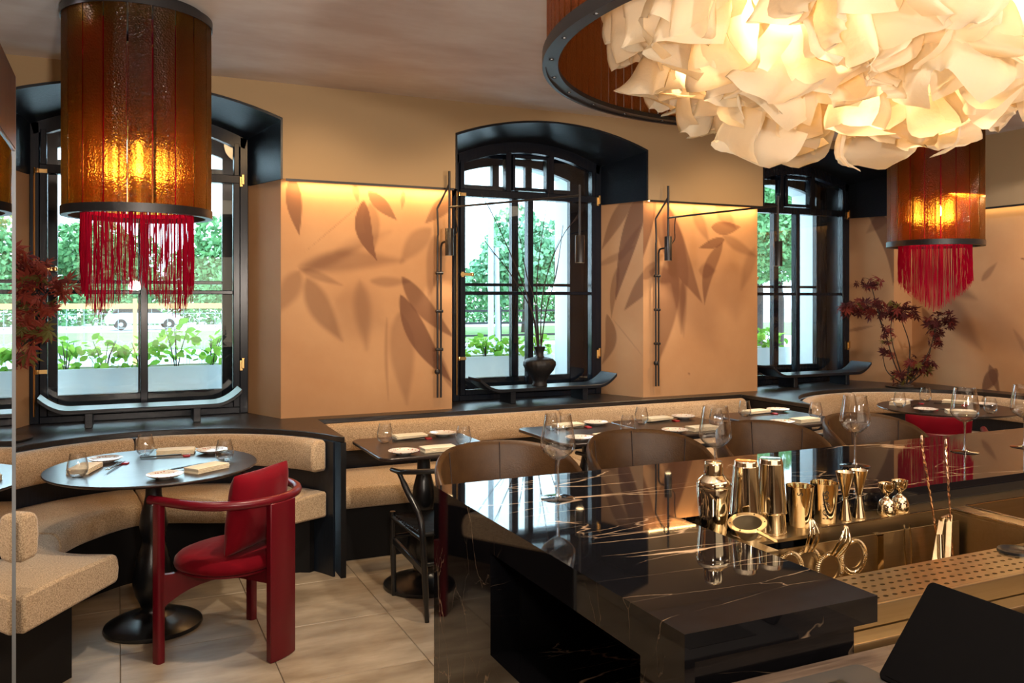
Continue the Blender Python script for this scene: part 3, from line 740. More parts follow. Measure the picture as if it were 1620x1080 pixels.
NTH = ['first', 'second', 'third', 'fourth']
for k, (x, y) in enumerate(SQT):
    square_table('rounded square dark pedestal table, %s of the four square tables counted from the round table' % NTH[k], x, y)

# ================================================================== PLACE SETTINGS
def tumbler():
    t = thing('tumbler', '', 'glass', (0, 0, 0), 0, 'stemless tumblers on the tables')
    mk('bowl', G().lathe([(.0, .004), (.020, .004), (.030, .008), (.041, .022), (.0455, .040), (.044, .060), (.038, .085), (.033, .108), (.0322, .110), (.0318, .108), (.0365, .085), (.0425, .060), (.044, .040), (.0395, .024), (.028, .012), (0, .010)], 28), M['crystal'], t, smooth=60)
    mk('foot', G().lathe([(0, 0), (.021, 0), (.023, .002), (.020, .004), (0, .004)], 24), M['stem'], t, smooth=60)
    return t
def napkin():
    g = G(); n = 7
    ob = thing('napkin', '', 'napkin', (0, 0, 0), 0, 'folded cream napkins on the tables')
    for i in range(4):
        z0 = i * .0062; dx = RN.uniform(-.002, .002)
        q = [(-.048, z0), (.046, z0), (.050, z0 + .002), (.050, z0 + .0042), (.046, z0 + .0058), (-.046, z0 + .0058), (-.050, z0 + .004)]
        mk('fold', G().loft([[(-.092 + dx, y, z) for y, z in q], [(-.05, y, z + .001) for y, z in q], [(.05, y, z + .0006) for y, z in q], [(.092 + dx, y, z) for y, z in q]]), M['napkin'], ob, smooth=40)
    return ob
def plate():
    o = mk('side_plate', G().lathe([(0, 0.002), (.030, .002), (.031, 0), (.036, 0), (.040, .004), (.062, .010), (.080, .019), (.0815, .0205), (.080, .0215), (.060, .0135), (.040, .0075), (0, .006)], 36), M['plate'], smooth=50)
    return tag(o, '', 'plate', 'patterned side plates on the tables')
def sticks():
    t = thing('chopsticks', '', 'chopsticks', (0, 0, 0), 0, 'chopsticks on their red rests')
    for s in (-1, 1):
        st = mk('stick', G().tube([(-.115, s * .005, .012), (.115, s * .0065, .006)], [.0024, .0036], 6), M['black'], t, smooth=40)
        mk('metal_tip', G().tube([(-.116, s * .005, .012), (-.080, s * .0052, .0111)], .0030, 6), M['chrome'], st, smooth=40)
    return t
def rest():
    o = mk('chopstick_rest', G().prism([(-.016, 0), (.016, 0), (.018, .008), (.008, .0065), (-.008, .0065), (-.018, .008)], -.024, .024, 'y'), M['red'], smooth=30, bevel=.0015)
    return tag(o, '', 'chopstick rest', 'red chopstick rests on the tables')
PROTO = {'g': tumbler(), 'n': napkin(), 'p': plate(), 'c': sticks(), 'r': rest()}
NAMES = {'g': 'clear stemless tumbler', 'n': 'folded cream napkin', 'p': 'small plate with painted red rim', 'c': 'black chopsticks with metal tips', 'r': 'small red chopstick rest'}
USED = set()
def place(kind, x, y, rz, where):
    lab = NAMES[kind] + ' ' + where
    src = PROTO[kind]
    if kind not in USED:
        USED.add(kind); src.location = (x, y, TZ); src.rotation_euler = (0, 0, rz); src['label'] = lab
    else: dup(src, (x, y, TZ), rz, lab)
for k, (x, y) in enumerate(SQT):
    for side, s, nm in ((0, 1, 'at the chair side of'), (1, -1, 'at the banquette side of')):
        j = lambda a: RN.uniform(-a, a)
        wh = nm + ' the %s square table' % NTH[k]
        rz = 0 if s == 1 else pi
        for kind, dx, dy, dr in (('p', -.20, -.235, 0), ('n', .01, -.225, .04), ('g', .185, -.14, 0), ('c', .025, -.155, .03), ('r', -.085, -.158, 0)):
            place(kind, x + s * dx + j(.008), y + s * dy + j(.008), rz + dr + j(.06), wh)
# round table settings: glass, napkin, plate, chopsticks, rest  (x, y, turn)
def around(tb, items, where):
    for kind, dx, dy, rz in items: place(kind, tb[0] + dx, tb[1] + dy, rz, where)
around(T1, [('g', -.325, -.16, 0), ('n', -.30, -.005, 1.25), ('p', -.215, .19, 0), ('c', -.17, .02, 1.25), ('r', -.135, .10, 1.25)], 'at the left setting of the first round table')
around(T1, [('g', -.03, .30, 0), ('n', .12, .30, -.15), ('p', .29, .23, 0), ('c', .06, .20, 3.0), ('r', .165, .195, 3.0)], 'at the back setting of the first round table')
around(T1, [('g', .325, -.045, 0), ('n', .225, -.235, .62), ('p', .035, -.345, 0), ('c', .13, -.16, .62), ('r', .05, -.225, .62)], 'at the armchair setting of the first round table')
around(T6, [('g', -.30, .17, 0), ('n', -.17, .28, .4), ('p', -.02, .39, 0), ('c', -.10, .19, 3.6), ('r', -.01, .23, 3.6)], 'at the window setting of the corner round table')
around(T6, [('p', -.33, -.08, 0), ('n', -.20, -.26, -.7), ('g', -.02, -.36, 0), ('c', -.14, -.14, -.7), ('r', -.22, -.07, -.7)], 'at the armchair setting of the far corner round table')
around(T6, [('n', .28, .14, -1.1), ('p', .34, -.06, 0), ('g', .16, .32, 0), ('c', .16, .10, 2.0), ('r', .20, .01, 2.0)], 'at the wall setting of the far corner round table')

# ================================================================== RED ARMCHAIRS
def horseshoe(r, fx, y0, n=22, z=.71):
    """open-front rail: straight arms then a round back"""
    pts = [(-r, fx, z), (-r, fx - .05, z)]
    for i in range(n + 1):
        a = pi + pi * i / n; pts.append((r * math.cos(a), y0 + r * math.sin(a), z))
    return pts + [(r, fx - .05, z), (r, fx, z)]
def red_chair(label, loc, rz):
    t = thing('red_armchair', label, 'chair', loc, rz, 'red three legged armchairs at the round tables')
    R_ = M['red_wood']; r = .285
    mk('rail', G().tube(horseshoe(r, .055, -.16), .0205, 10), R_, t, smooth=60)
    for s in (-1, 1):
        mk('leg', G().prism([(s * .285 + x, y) for x, y in rrect(.0195, .023, .012, 4)], 0, .70), R_, t, smooth=40)
        # flat curved arms of the Y shaped seat frame
        A_ = Vector((s * .285, 0, .355)); B_ = Vector((0, -.20, .375))
        g = G(); rings = []
        for i in range(9):
            u = i / 8; p = A_.lerp(B_, u); h = .05 + .11 * (1 - u) ** 3
            d = (B_ - A_).normalized(); nx = Vector((-d.y, d.x, 0)) * .013
            top = .385
            rings.append([p + nx - Vector((0, 0, p.z - (top - h))), p - nx - Vector((0, 0, p.z - (top - h))), p - nx + Vector((0, 0, top - p.z)), p + nx + Vector((0, 0, top - p.z))])
        mk('seat_bearer', G().loft(rings), R_, t, smooth=40)
    mk('seat_bearer', G().bar((0, -.19, .352), (0, -.43, .352), .026, .062), R_, t, smooth=40)
    # back leg: a wide curved plank from floor to rail
    rings = []
    for z in (0, .70):
        q = []
        for i in range(7):
            a = math.radians(-90 - 15.5 + 31 * i / 6); q.append((.305 * math.cos(a), -.16 + .305 * math.sin(a), z))
        for i in range(7):
            a = math.radians(-90 + 15.5 - 31 * i / 6); q.append((.268 * math.cos(a), -.16 + .268 * math.sin(a), z))
        rings.append(q)
    mk('back_leg', G().loft(rings), R_, t, smooth=40, bevel=.005)
    # upholstered seat
    def ell(k, z, dy=0):
        out = []
        for i in range(28):
            a = 2 * pi * i / 28; ca, sa = math.cos(a), math.sin(a)
            rx = .262 * k; ry = .235 * k
            out.append((rx * math.copysign(abs(ca) ** .85, ca), -.165 + ry * math.copysign(abs(sa) ** .85, sa), z))
        return out
    mk('seat_cushion', G().loft([ell(.93, .398), ell(.985, .404), ell(1.0, .420), ell(.985, .438), ell(.92, .455), ell(.75, .466), ell(.4, .473), ell(.05, .475)]), M['red_velvet'], t, smooth=60)
    mk('seat_board', G().loft([ell(.88, .386), ell(.95, .388), ell(.95, .3975), ell(.9, .3975)]), R_, t, smooth=30)
    return t
def pillow_mesh(wd, ht, th, n=14, seed=1):
    rn = random.Random(seed); g = G(); V = []; idx = {}
    for side in (1, -1):
        for j in range(n + 1):
            for i in range(n + 1):
                u, v = 2 * i / n - 1, 2 * j / n - 1
                edge = i in (0, n) or j in (0, n)
                if side == -1 and edge: idx[(side, i, j)] = idx[(1, i, j)]; continue
                pinch = 1 - .07 * (1 - abs(u * v)) * max(abs(u), abs(v)) ** 4
                b = ((1 - u * u) * (1 - v * v)) ** .42
                wr = .006 * math.sin(7 * u + 3 * v + seed) * math.sin(5 * v - 2 * u) * b
                idx[(side, i, j)] = len(V); V.append((u * wd / 2 * pinch, side * (th / 2 * b) + wr, (v * ht / 2) * pinch + ht / 2))
    F = []
    for side in (1, -1):
        for j in range(n):
            for i in range(n): F.append((idx[(side, i, j)], idx[(side, i + 1, j)], idx[(side, i + 1, j + 1)], idx[(side, i, j + 1)]))
    g.v = V; g.f = F; return g
def armchair_with_pillow(loc, rz, lab, plab, rzp=0):
    red_chair(lab, loc, rz)
    q = Vector((0.0, -.272, .466)); q.rotate(Matrix.Rotation(rz, 3, 'Z'))
    o = mk('cushion', pillow_mesh(.42, .38, .14, seed=3), M['red_velvet'], None, (loc[0] + q.x, loc[1] + q.y, q.z), (math.radians(8), 0, rz + rzp), smooth=70, sub=1)
    tag(o, plab, 'cushion', 'red velvet cushions on the armchairs')
armchair_with_pillow((.383, 4.215, 0), math.radians(129 - 90), 'red three legged armchair with wide plank back leg at the near round table', 'red velvet cushion leaning in the armchair at the near round table', .12)
armchair_with_pillow((5.125, 4.075, 0), math.radians(40 - 90), 'red armchair half hidden behind the bar at the far corner round table', 'red velvet cushion in the half hidden armchair beyond the bar')

# ================================================================== BLACK WISHBONE CHAIRS
def wishbone(label):
    t = thing('wishbone_chair', label, 'chair', (0, 0, 0), 0, 'black wishbone chairs at the square tables')
    B = M['black']
    rail = []
    for i in range(25):
        a = pi + pi * i / 24; rail.append((.285 * math.cos(a), -.03 + .235 * math.sin(a), .715 + .035 * math.sin(pi * i / 24)))
    rail = [(-.295, .055, .712)] + rail + [(.295, .055, .712)]
    mk('rail', G().tube(rail, [.014] + [.0165] * (len(rail) - 2) + [.014], 8, flat=.8), B, t, smooth=60)
    for s in (-1, 1):
        mk('front_leg', G().tube([(s * .235, .215, 0), (s * .242, .210, .25), (s * .245, .208, .455)], [.013, .017, .016], 8), B, t, smooth=60)
        mk('rear_leg', G().tube(catmull([(s * .20, -.225, 0), (s * .208, -.215, .22), (s * .215, -.20, .42), (s * .222, -.165, .52), (s * .25, -.085, .61), (s * .285, -.035, .712)], 5), [.012] * 3 + [.0165] * 20 + [.013] * 3, 8), B, t, smooth=60)
        mk('side_stretcher', G().bar((s * .241, .208, .30), (s * .209, -.212, .245), .018, .036), B, t, smooth=30, bevel=.004)
        mk('seat_rail', G().tube([(s * .244, .205, .425), (s * .214, -.20, .405)], .014, 8), B, t, smooth=60)
        mk('wishbone_splat', G().tube(catmull([(s * .012, -.205, .42), (s * .014, -.235, .52), (s * .05, -.255, .63), (s * .10, -.255, .735)], 5), .012, 6, flat=.5), B, t, smooth=60)
    mk('front_stretcher', G().tube([(-.24, .21, .32), (.24, .21, .32)], .011, 8), B, t, smooth=60)
    mk('rear_stretcher', G().tube([(-.21, -.21, .28), (.21, -.21, .28)], .011, 8), B, t, smooth=60)
    # woven paper cord seat: four wedges sagging to the middle
    def f(u, v):
        y = -.205 + .42 * v; hw = .215 + .03 * v; x = -hw + 2 * hw * u
        d = min(u, 1 - u, v, 1 - v) * 2; k = (min(u, 1 - u) < min(v, 1 - v)); q = (v if k else u) * 46
        return (x, y, .440 - .016 * v * 0 - .030 * d ** .6 + .0022 * math.sin(q * 2 * pi))
    mk('woven_seat', G().grid(93, 61, f), M['void'], t, smooth=60, solid=.02)
    return t
WB = wishbone('black wishbone chair with woven seat standing beside the bar at the first square table')
for k, (x, y) in enumerate([(1.585, 4.205), (2.69, 4.22), (3.35, 4.22), (4.28, 4.22)]):
    if k == 0: WB.location = (x, y, 0)
    else: dup(WB, (x, y, 0), 0, 'black wishbone chair mostly hidden behind the bar stools at the %s square table' % NTH[k])

# ================================================================== BAR STOOLS
def stool(label):
    t = thing('bar_stool', label, 'bar stool', (0, 0, 0), 0, 'brown leather bar stools along the counter')
    n = 30; outer = []; rings = []
    for i in range(n + 1):
        u = -1 + 2 * i / n; a = math.radians(90 - u * 108)
        rx, ry = .265, .25
        top = .80 + .245 * math.sqrt(max(0, 1 - abs(u) ** 2.6))
        bot = .735
        ca, sa = math.cos(a), math.sin(a)
        def q(k, z): lean = (z - .74) * .10; return ((rx + lean) * k * ca, (ry + lean) * k * sa - .02, z)
        rings.append([q(.90, bot), q(.905, (bot + top) / 2), q(.91, top - .018), q(.93, top - .004), q(.96, top), q(.985, top - .006), q(1.0, top - .022), q(1.0, (bot + top) / 2), q(.99, bot)])
    mk('back_shell', G().loft(rings), M['leather'], t, smooth=60)
    for u in (-.42, .08, .55):
        a = math.radians(90 - u * 108); pts = []
        top = .80 + .245 * math.sqrt(max(0, 1 - abs(u) ** 2.6))
        for z in np.linspace(.74, top - .006, 7):
            lean = (z - .74) * .10; pts.append(((.265 + lean) * .903 * math.cos(a), (.25 + lean) * .903 * math.sin(a) - .02, z))
        mk('seam', G().tube(pts, .0022, 5), M['bark'], t, smooth=60)
    sq = lambda k, z: [(.235 * k * math.cos(2 * pi * i / 28), .225 * k * math.sin(2 * pi * i / 28) - .02, z) for i in range(28)]
    mk('seat', G().loft([sq(.9, .69), sq(1, .70), sq(1, .74), sq(.95, .765), sq(.8, .775), sq(.05, .78)]), M['leather'], t, smooth=60)
    for sx in (-1, 1):
        for sy in (-1, 1):
            mk('leg', G().tube([(sx * .21, sy * .20 - .02, 0), (sx * .15, sy * .14 - .02, .70)], [.011, .015], 8), M['black'], t, smooth=60)
    ring = [(sx * .187, sy * .177 - .02, .27) for sx, sy in ((-1, -1), (1, -1), (1, 1), (-1, 1), (-1, -1))]
    mk('foot_ring', G().tube(ring, .009, 8), M['brass'], t, smooth=60)
    return t
ST = stool('')
for k, (x, y, r) in enumerate([(1.30, 2.80, -.05), (1.94, 2.82, .02), (2.58, 2.82, 0), (3.20, 2.82, .03)]):
    lab = 'brown leather bar stool with arched back, %s from the near end of the counter' % NTH[k]
    if k == 0: ST.location = (x, y, 0); ST.rotation_euler = (0, 0, r); ST['label'] = lab
    else: dup(ST, (x, y, 0), r, lab)

# ================================================================== MARBLE BAR
def mkw(name, g, mat, parent, **k):
    """geometry given in room coordinates, parented to a thing standing somewhere"""
    return mk(name, g, mat, parent, loc=tuple(-v for v in parent.location), **k)
BX, BY0, BY1, BT = 0.826, 1.12, 2.314, 1.06
bar = thing('bar_counter', 'L shaped black marble bar counter with gold veins in the foreground', 'bar', (2.2, 2.0, 0))
mkw('countertop', G().prism([(BX, BY0), (1.253, BY0), (1.253, 1.718), (4.6, 1.718), (4.6, BY1), (BX, BY1)], 1.012, BT), M['marble'], bar, smooth=0)
mkw('side_apron', G().box(BX, BY0, .978, BX + .02, BY1, 1.012), M['marble'], bar, smooth=0)
mkw('side_leg', G().box(BX, 1.905, 0, BX + .08, BY1, .978), M['marble'], bar, smooth=0)
mkw('side_leg', G().box(BX, BY0 + .014, 0, BX + .02, 1.248, .978), M['marble'], bar, smooth=0)
mkw('side_plinth', G().box(BX, 1.248, 0, BX + .02, 1.905, .728), M['marble'], bar, smooth=0)
mkw('niche_shelf', G().box(BX + .02, 1.248, .70, 1.15, 1.905, .728), M['marble'], bar, smooth=0)
mkw('niche_lining', G().box(BX + .02, 1.243, .728, 1.15, 1.249, 1.0).box(BX + .08, 1.899, .728, 1.15, 1.905, 1.0).box(1.145, 1.248, .728, 1.15, 1.9, 1.0).box(BX + .02, 1.248, .996, 1.15, 1.9, 1.011), M['void'], bar, smooth=0)
mkw('end_panel', G().box(BX + .02, BY0 + .016, 0, 1.212, BY0 + .04, 1.012), M['marble'], bar, smooth=0)
mkw('inner_panel', G().box(1.19, BY0 + .04, 0, 1.212, 1.76, 1.012), M['void'], bar, smooth=0)
mkw('rear_panel', G().box(1.212, 1.74, 0, 4.55, 1.76, 1.012), M['black_wood'], bar, smooth=0)
mkw('front_panel', G().box(BX + .08, 2.02, 0, 4.55, 2.05, 1.012), M['black_wood_y'], bar, smooth=0)

# ------------------------------------------------------------------ steel bar station with wells and drain board
DZ = 1.012
stn = thing('bar_station', 'brushed steel bar station with wells and perforated drain board inside the counter', 'bar station', (1.9, 1.45, 0))
S = M['steel']
mkw('left_deck', G().box(1.256, 1.605, DZ - .008, 1.60, 1.717, DZ).box(1.256, 1.535, DZ - .008, 1.40, 1.605, DZ), S, stn, smooth=0)
mkw('rear_deck', G().box(1.60, 1.64, DZ - .008, 4.5, 1.717, DZ), S, stn, smooth=0, bevel=.002)
mkw('rear_apron', G().box(1.60, 1.636, .955, 2.115, 1.640, DZ).box(2.18, 1.636, .80, 4.5, 1.64, DZ), S, stn, smooth=0)
mkw('well_divider', G().box(2.115, 1.40, DZ - .010, 2.18, 1.64, DZ).box(2.117, 1.405, .78, 2.12, 1.64, DZ - .01).box(2.175, 1.405, .78, 2.178, 1.64, DZ - .01), S, stn, smooth=0, bevel=.002)
mkw('well_rear_panel', G().box(1.40, 1.600, .78, 2.10, 1.604, .988), S, stn, smooth=0)
mkw('well_shell', G().box(1.256, 1.404, .775, 2.115, 1.64, .78).box(1.256, 1.531, .78, 1.40, 1.535, DZ - .008).box(1.396, 1.531, .78, 1.40, 1.605, DZ - .008).box(1.256, 1.402, .78, 2.115, 1.406, .965).box(2.178, 1.404, .80, 4.5, 1.64, .805).box(2.18, 1.402, .80, 4.5, 1.406, .965), S, stn, smooth=0)
rim = G()
for a, b in (((1.60, 1.639, DZ), (2.115, 1.639, DZ)), ((2.116, 1.639, DZ), (2.116, 1.41, DZ)), ((2.179, 1.41, DZ), (2.179, 1.639, DZ)), ((2.179, 1.639, DZ), (4.4, 1.639, DZ))):
    rim.tube([a, b], .0035, 6)
mkw('well_rim', rim, M['chrome'], stn, smooth=60)
# drain board with real slots
CS = .0262; g = G(); x0b, y0b, y1b, zb = 1.256, 1.258, 1.405, .980
ny = 5; nx = 42; ys = (y1b - y0b - .010) / ny
def slot(cx, cy):
    sqp = [(cx + dx * CS / 2, cy + dy * ys / 2, zb) for dx, dy in ((-1, -1), (0, -1), (1, -1), (1, 0), (1, 1), (0, 1), (-1, 1), (-1, 0))]
    el = [(cx + .0074 * math.cos(a), cy + .0046 * math.sin(a), zb) for a in [math.radians(225 + 45 * i) for i in range(8)]]
    lo = [(x, y, zb - .004) for x, y, z in el]
    g.add(sqp + el + lo, [(i, (i + 1) % 8, 8 + (i + 1) % 8, 8 + i) for i in range(8)] + [(8 + i, 8 + (i + 1) % 8, 16 + (i + 1) % 8, 16 + i) for i in range(8)])
for i in range(nx):
    for j in range(ny): slot(x0b + CS * (i + .5), y0b + .005 + ys * (j + .5))
xe = x0b + CS * nx
g.add([(x0b, y0b, zb), (xe, y0b, zb), (xe, y0b + .005, zb), (x0b, y0b + .005, zb)], [(0, 1, 2, 3)]); g.add([(x0b, y1b - .005, zb), (xe, y1b - .005, zb), (xe, y1b, zb), (x0b, y1b, zb)], [(0, 1, 2, 3)])
g.add([(xe, y0b, zb), (4.5, y0b, zb), (4.5, y1b, zb), (xe, y1b, zb)], [(0, 1, 2, 3)])
mkw('drain_board', g, S, stn, smooth=0, recalc=False)
mkw('drip_tray', G().box(1.257, 1.26, .955, 4.5, 1.402, .960), M['void'], stn, smooth=0)
mkw('front_lip', G().box(1.256, 1.248, .935, 4.5, 1.258, .981), S, stn, smooth=0, bevel=.003)
mkw('front_fascia', G().box(1.256, 1.20, .895, 4.5, 1.248, .935), S, stn, smooth=0, bevel=.003)
mkw('speed_rail', G().box(1.256, 1.118, .80, 4.5, 1.122, .90).box(1.256, 1.118, .796, 4.5, 1.25, .80).box(1.256, 1.118, .898, 4.5, 1.150, .902), S, stn, smooth=0)
mkw('rinser', G().lathe([(0, .002), (.030, .002), (.034, .006), (.041, .006), (.042, 0), (0, 0)], 28, (1.995, 1.365, zb)), M['black'], stn, smooth=50)
mkw('hook_strip', G().box(1.775, 1.585, .79, 1.795, 1.588, .99).box(1.775, 1.585, .988, 1.795, 1.606, .992), M['chrome'], stn, smooth=0)
mkw('carcass', G().box(1.256, 1.26, 0, 4.5, 1.28, .79).box(1.256, 1.70, 0, 4.5, 1.716, 1.0), M['void'], stn, smooth=0)

# ------------------------------------------------------------------ bartender tools
CH = M['chrome']
t = thing('cobbler_shaker', 'polished cobbler shaker with narrow cap, leftmost of the bar tools', 'shaker', (1.307, 1.657, DZ))
mk('body', G().lathe([(0, 0), (.028, 0), (.030, .003), (.0345, .06), (.039, .110), (.0405, .128), (.0400, .133), (0, .133)], 32), CH, t, smooth=50)
mk('strainer_top', G().lathe([(.0395, .133), (.0405, .136), (.0400, .144), (.036, .151), (.030, .156), (.0265, .160), (.0235, .162), (0, .162)], 32), CH, t, smooth=40)
mk('cap', G().lathe([(.0225, .158), (.0225, .186), (.0215, .192), (.018, .195), (0, .196)], 28), CH, t, smooth=40)
def tin(name, label, loc, inv):
    H_, r0, r1 = .136, .029, .0385
    if inv: prof = [(r1, 0), (r1 + .0012, .001), (r1 + .0012, .004), (r1, .005), (r0 + .001, H_ - .014), (r0 + .0012, H_ - .013), (r0 + .0004, H_ - .012), (r0 - .0004, H_ - .003), (r0 - .003, H_), (0, H_ - .001)]
    else: prof = [(0, 0), (r0 - .002, 0), (r0, .004), (r1, H_ - .001), (r1 + .0008, H_), (r1 - .0012, H_ - .001), (r0 - .001, .006), (0, .005)]
    o = mk(name, G().lathe(prof, 36), CH, None, loc, smooth=40); return tag(o, label, 'shaker tin', 'upturned shaker tins on the bar station')
for k, x in enumerate((1.412, 1.492)):
    wh = ('beside the cobbler shaker', 'beside the open tins')[k]
    tin('shaker_tin', 'lower upturned shaker tin of the stack ' + wh, (x, 1.665, DZ), True)
    tin('shaker_tin', 'upper upturned shaker tin of the stack ' + wh, (x, 1.665, DZ + .050), True)
def open_tin(label, loc):
    H_ = .104; prof = [(0, 0), (.026, 0), (.028, .003), (.0355, H_ - .001), (.0362, H_), (.0345, H_ - .001), (.027, .006), (0, .005)]
    t = thing('open_tin', label, 'mixing tin', loc, 0, 'open mixing tins on the bar station')
    mk('tin_body', G().lathe(prof, 36), CH, t, smooth=40); return t
def lettering(t, words, size, r0, r1, H_, zc, az):
    """text bent round a tapering tin, running upwards"""
    cu = bpy.data.curves.new('lettering', 'FONT'); cu.body = words; cu.size = size; cu.align_x = 'CENTER'; cu.align_y = 'CENTER'
    ob = bpy.data.objects.new('lettering', cu); COL.objects.link(ob)
    dg = bpy.context.evaluated_depsgraph_get(); me = bpy.data.meshes.new_from_object(ob.evaluated_get(dg))
    bpy.data.objects.remove(ob)
    g = G(); g.v = [tuple(v.co) for v in me.vertices]; g.f = [tuple(p.vertices) for p in me.polygons]
    return g
def wrap(g, r0, r1, H_, zc, az):
    V = []
    for x, y, _ in g.v:
        z = zc + x; r = r0 + (r1 - r0) * z / H_ + .0005; a = az + (-y) / r
        V.append((r * math.cos(a), r * math.sin(a), z))
    g.v = V; return g
TINX = [(1.602, 1.680, DZ), (1.688, 1.681, DZ)]
for k, loc in enumerate(TINX):
    t = open_tin(('open polished tin half hidden by the upright strainer handle', 'open polished tin with dark vertical lettering')[k], loc)
    az = math.atan2(-loc[1], -loc[0]) + (.05, .12)[k]
    for s, dz in ((('LO', -.026), ('US', .024)) if k else (('S', .036),)):
        g = lettering(t, s, .021, 0, 0, 0, 0, 0)
        mk('lettering', wrap(g, .028, .0355, .104, .052 + dz, az), M['etch'], t, smooth=0, recalc=False)
    if k:
        fg = G()
        for i in range(8):   # the flower mark between the letters
            a = 2 * pi * i / 8; c_, s_ = math.cos(a), math.sin(a)
            fg.add([(.0022 * c_, .0022 * s_, 0), (.006 * c_ - .0016 * s_, .006 * s_ + .0016 * c_, 0), (.0095 * c_, .0095 * s_, 0), (.006 * c_ + .0016 * s_, .006 * s_ - .0016 * c_, 0)], [(0, 1, 2, 3)])
        mk('flower_mark', wrap(fg, .028, .0355, .104, .052, az), M['etch'], t, smooth=0, recalc=False)
def lathe_thing(name, label, cat, prof, loc, grp, mat=CH, n=28):
    return tag(mk(name, G().lathe(prof, n), mat, None, loc, smooth=45), label, cat, grp)
JP = [(0, .0), (.0165, 0), (.0175, .001), (.0075, .055), (.0072, .060), (.0078, .066), (.0235, .127), (.0242, .128), (.0225, .127), (.0062, .068), (0, .067)]
lathe_thing('tall_jigger', 'tall hourglass jigger right behind the tilted strainer handle', 'jigger', JP, (1.752, 1.672, DZ), 'tall jiggers')
lathe_thing('tall_jigger', 'tall hourglass jigger nearest to the bell shaped jiggers', 'jigger', JP, (1.806, 1.676, DZ), 'tall jiggers')
BP = [(0, 0), (.0225, 0), (.0245, .002), (.0255, .012), (.024, .026), (.018, .040), (.008, .047), (.0055, .050), (.0055, .054), (.009, .058), (.017, .066), (.0205, .076), (.021, .086), (.0216, .087), (.0198, .086), (.018, .074), (.010, .062), (0, .060)]
lathe_thing('bell_jigger', 'bell shaped double jigger, nearer one of the two', 'jigger', BP, (1.893, 1.662, DZ), 'bell shaped jiggers')
lathe_thing('bell_jigger', 'bell shaped double jigger, farther one of the two', 'jigger', BP, (1.955, 1.672, DZ), 'bell shaped jiggers')
# fine mesh strainer resting on the deck
t = thing('fine_strainer', 'round fine mesh strainer with flat handle leaning before the stacked tins', 'strainer', (1.338, 1.572, DZ), 0)
ORI = Matrix.Rotation(math.radians(24.9), 3, 'Z') if False else None
def tilt(g, tx, rz, off):
    R_ = Matrix.Rotation(rz, 3, 'Z') @ Matrix.Rotation(tx, 3, 'X'); g.v = [tuple(R_ @ Vector(v) + Vector(off)) for v in g.v]; return g
TX, RZ, OF = math.radians(17), math.radians(-52), (0, 0, .062)
mk('rim', tilt(G().lathe([(.034, -.001), (.045, -.001), (.046, 0), (.045, .0015), (.034, .0015), (.033, .0005), (.034, -.001)], 36), TX, RZ, OF), S, t, smooth=40)
mk('mesh_bowl', tilt(G().lathe([(.034, 0), (.030, -.018), (.020, -.036), (0, -.046)], 28), TX, RZ, OF), pm('steel_mesh', (.30, .24, .15), .5, .8, bump=(900, 1)), t, smooth=60)
mk('handle', tilt(G().prism([(.028, -.036), (.034, -.030), (.078, -.060), (.080, -.067), (.074, -.068)], -.001, .0015), TX, RZ, OF), S, t, smooth=30)
bolts = G()
for i in range(6): bolts.lathe([(0, .0025), (.0016, .002), (.0016, 0)], 6, (.0395 * math.cos(i * 1.047 + .3), .0395 * math.sin(i * 1.047 + .3), .001))
mk('rivets', tilt(bolts, TX, RZ, OF), M['black'], t, smooth=40)
# spring rimmed strainers hanging on the well panel, handles up
def hawthorne(label, x, y, z, roll, handle):
    t = thing('spring_strainer', label, 'strainer', (x, y, z), 0, 'spring rimmed strainers hanging in the well')
    rot = (0, math.radians(roll), 0)
    R_ = .0395; coil = []; nc = 56
    for i in range(nc * 8 + 1):
        b = 2 * pi * i / (nc * 8); c_ = 2 * pi * i / 8
        rr = R_ + .0055 * math.cos(c_); coil.append((rr * math.cos(b), .0055 * math.sin(c_), rr * math.sin(b)))
    mk('spring', G().tube(coil, .0012, 4, cap=False), CH, t, rot=rot, smooth=60)
    def ringy(r0, r1, a, b): 
        g = G(); n = 40
        g.loft([[(r * math.cos(2 * pi * i / n), y_, r * math.sin(2 * pi * i / n)) for i in range(n)] for r, y_ in ((r0, a), (r1, a), (r1, b), (r0, b))], loop=True, caps=False); return g
    mk('ring_plate', ringy(.027, .0345, -.002, .0), S, t, rot=rot, smooth=30)
    mk('backing_plate', G().lathe([(0, 0), (.027, 0)], 32), S, t, rot=(pi / 2, 0, 0), smooth=30)
    if handle:
        g = G()
        for k in (-1, 0, 1):
            g.tube(catmull([(k * .012, -.003, .034), (k * .016, -.016, .062), (k * .014, -.020, .085), (k * .006, -.012, .108), (0, -.006, .114)], 5), [.0042] * 20 + [.003], 8, flat=.6)
        mk('handle', g, M['chrome'], t, rot=rot, smooth=60)
hawthorne('spring rimmed strainer hanging leftmost in the well, behind the fine strainer handle', 1.468, 1.575, .945, 0, False)
hawthorne('spring rimmed strainer with tall upright handle hanging second in the well', 1.535, 1.585, .945, 3, True)
hawthorne('spring rimmed strainer with handle tilted towards the jiggers, third in the well', 1.598, 1.574, .930, 24, True)
hawthorne('spring rimmed strainer hanging alone beside the hook strip', 1.690, 1.585, .946, 4, False)
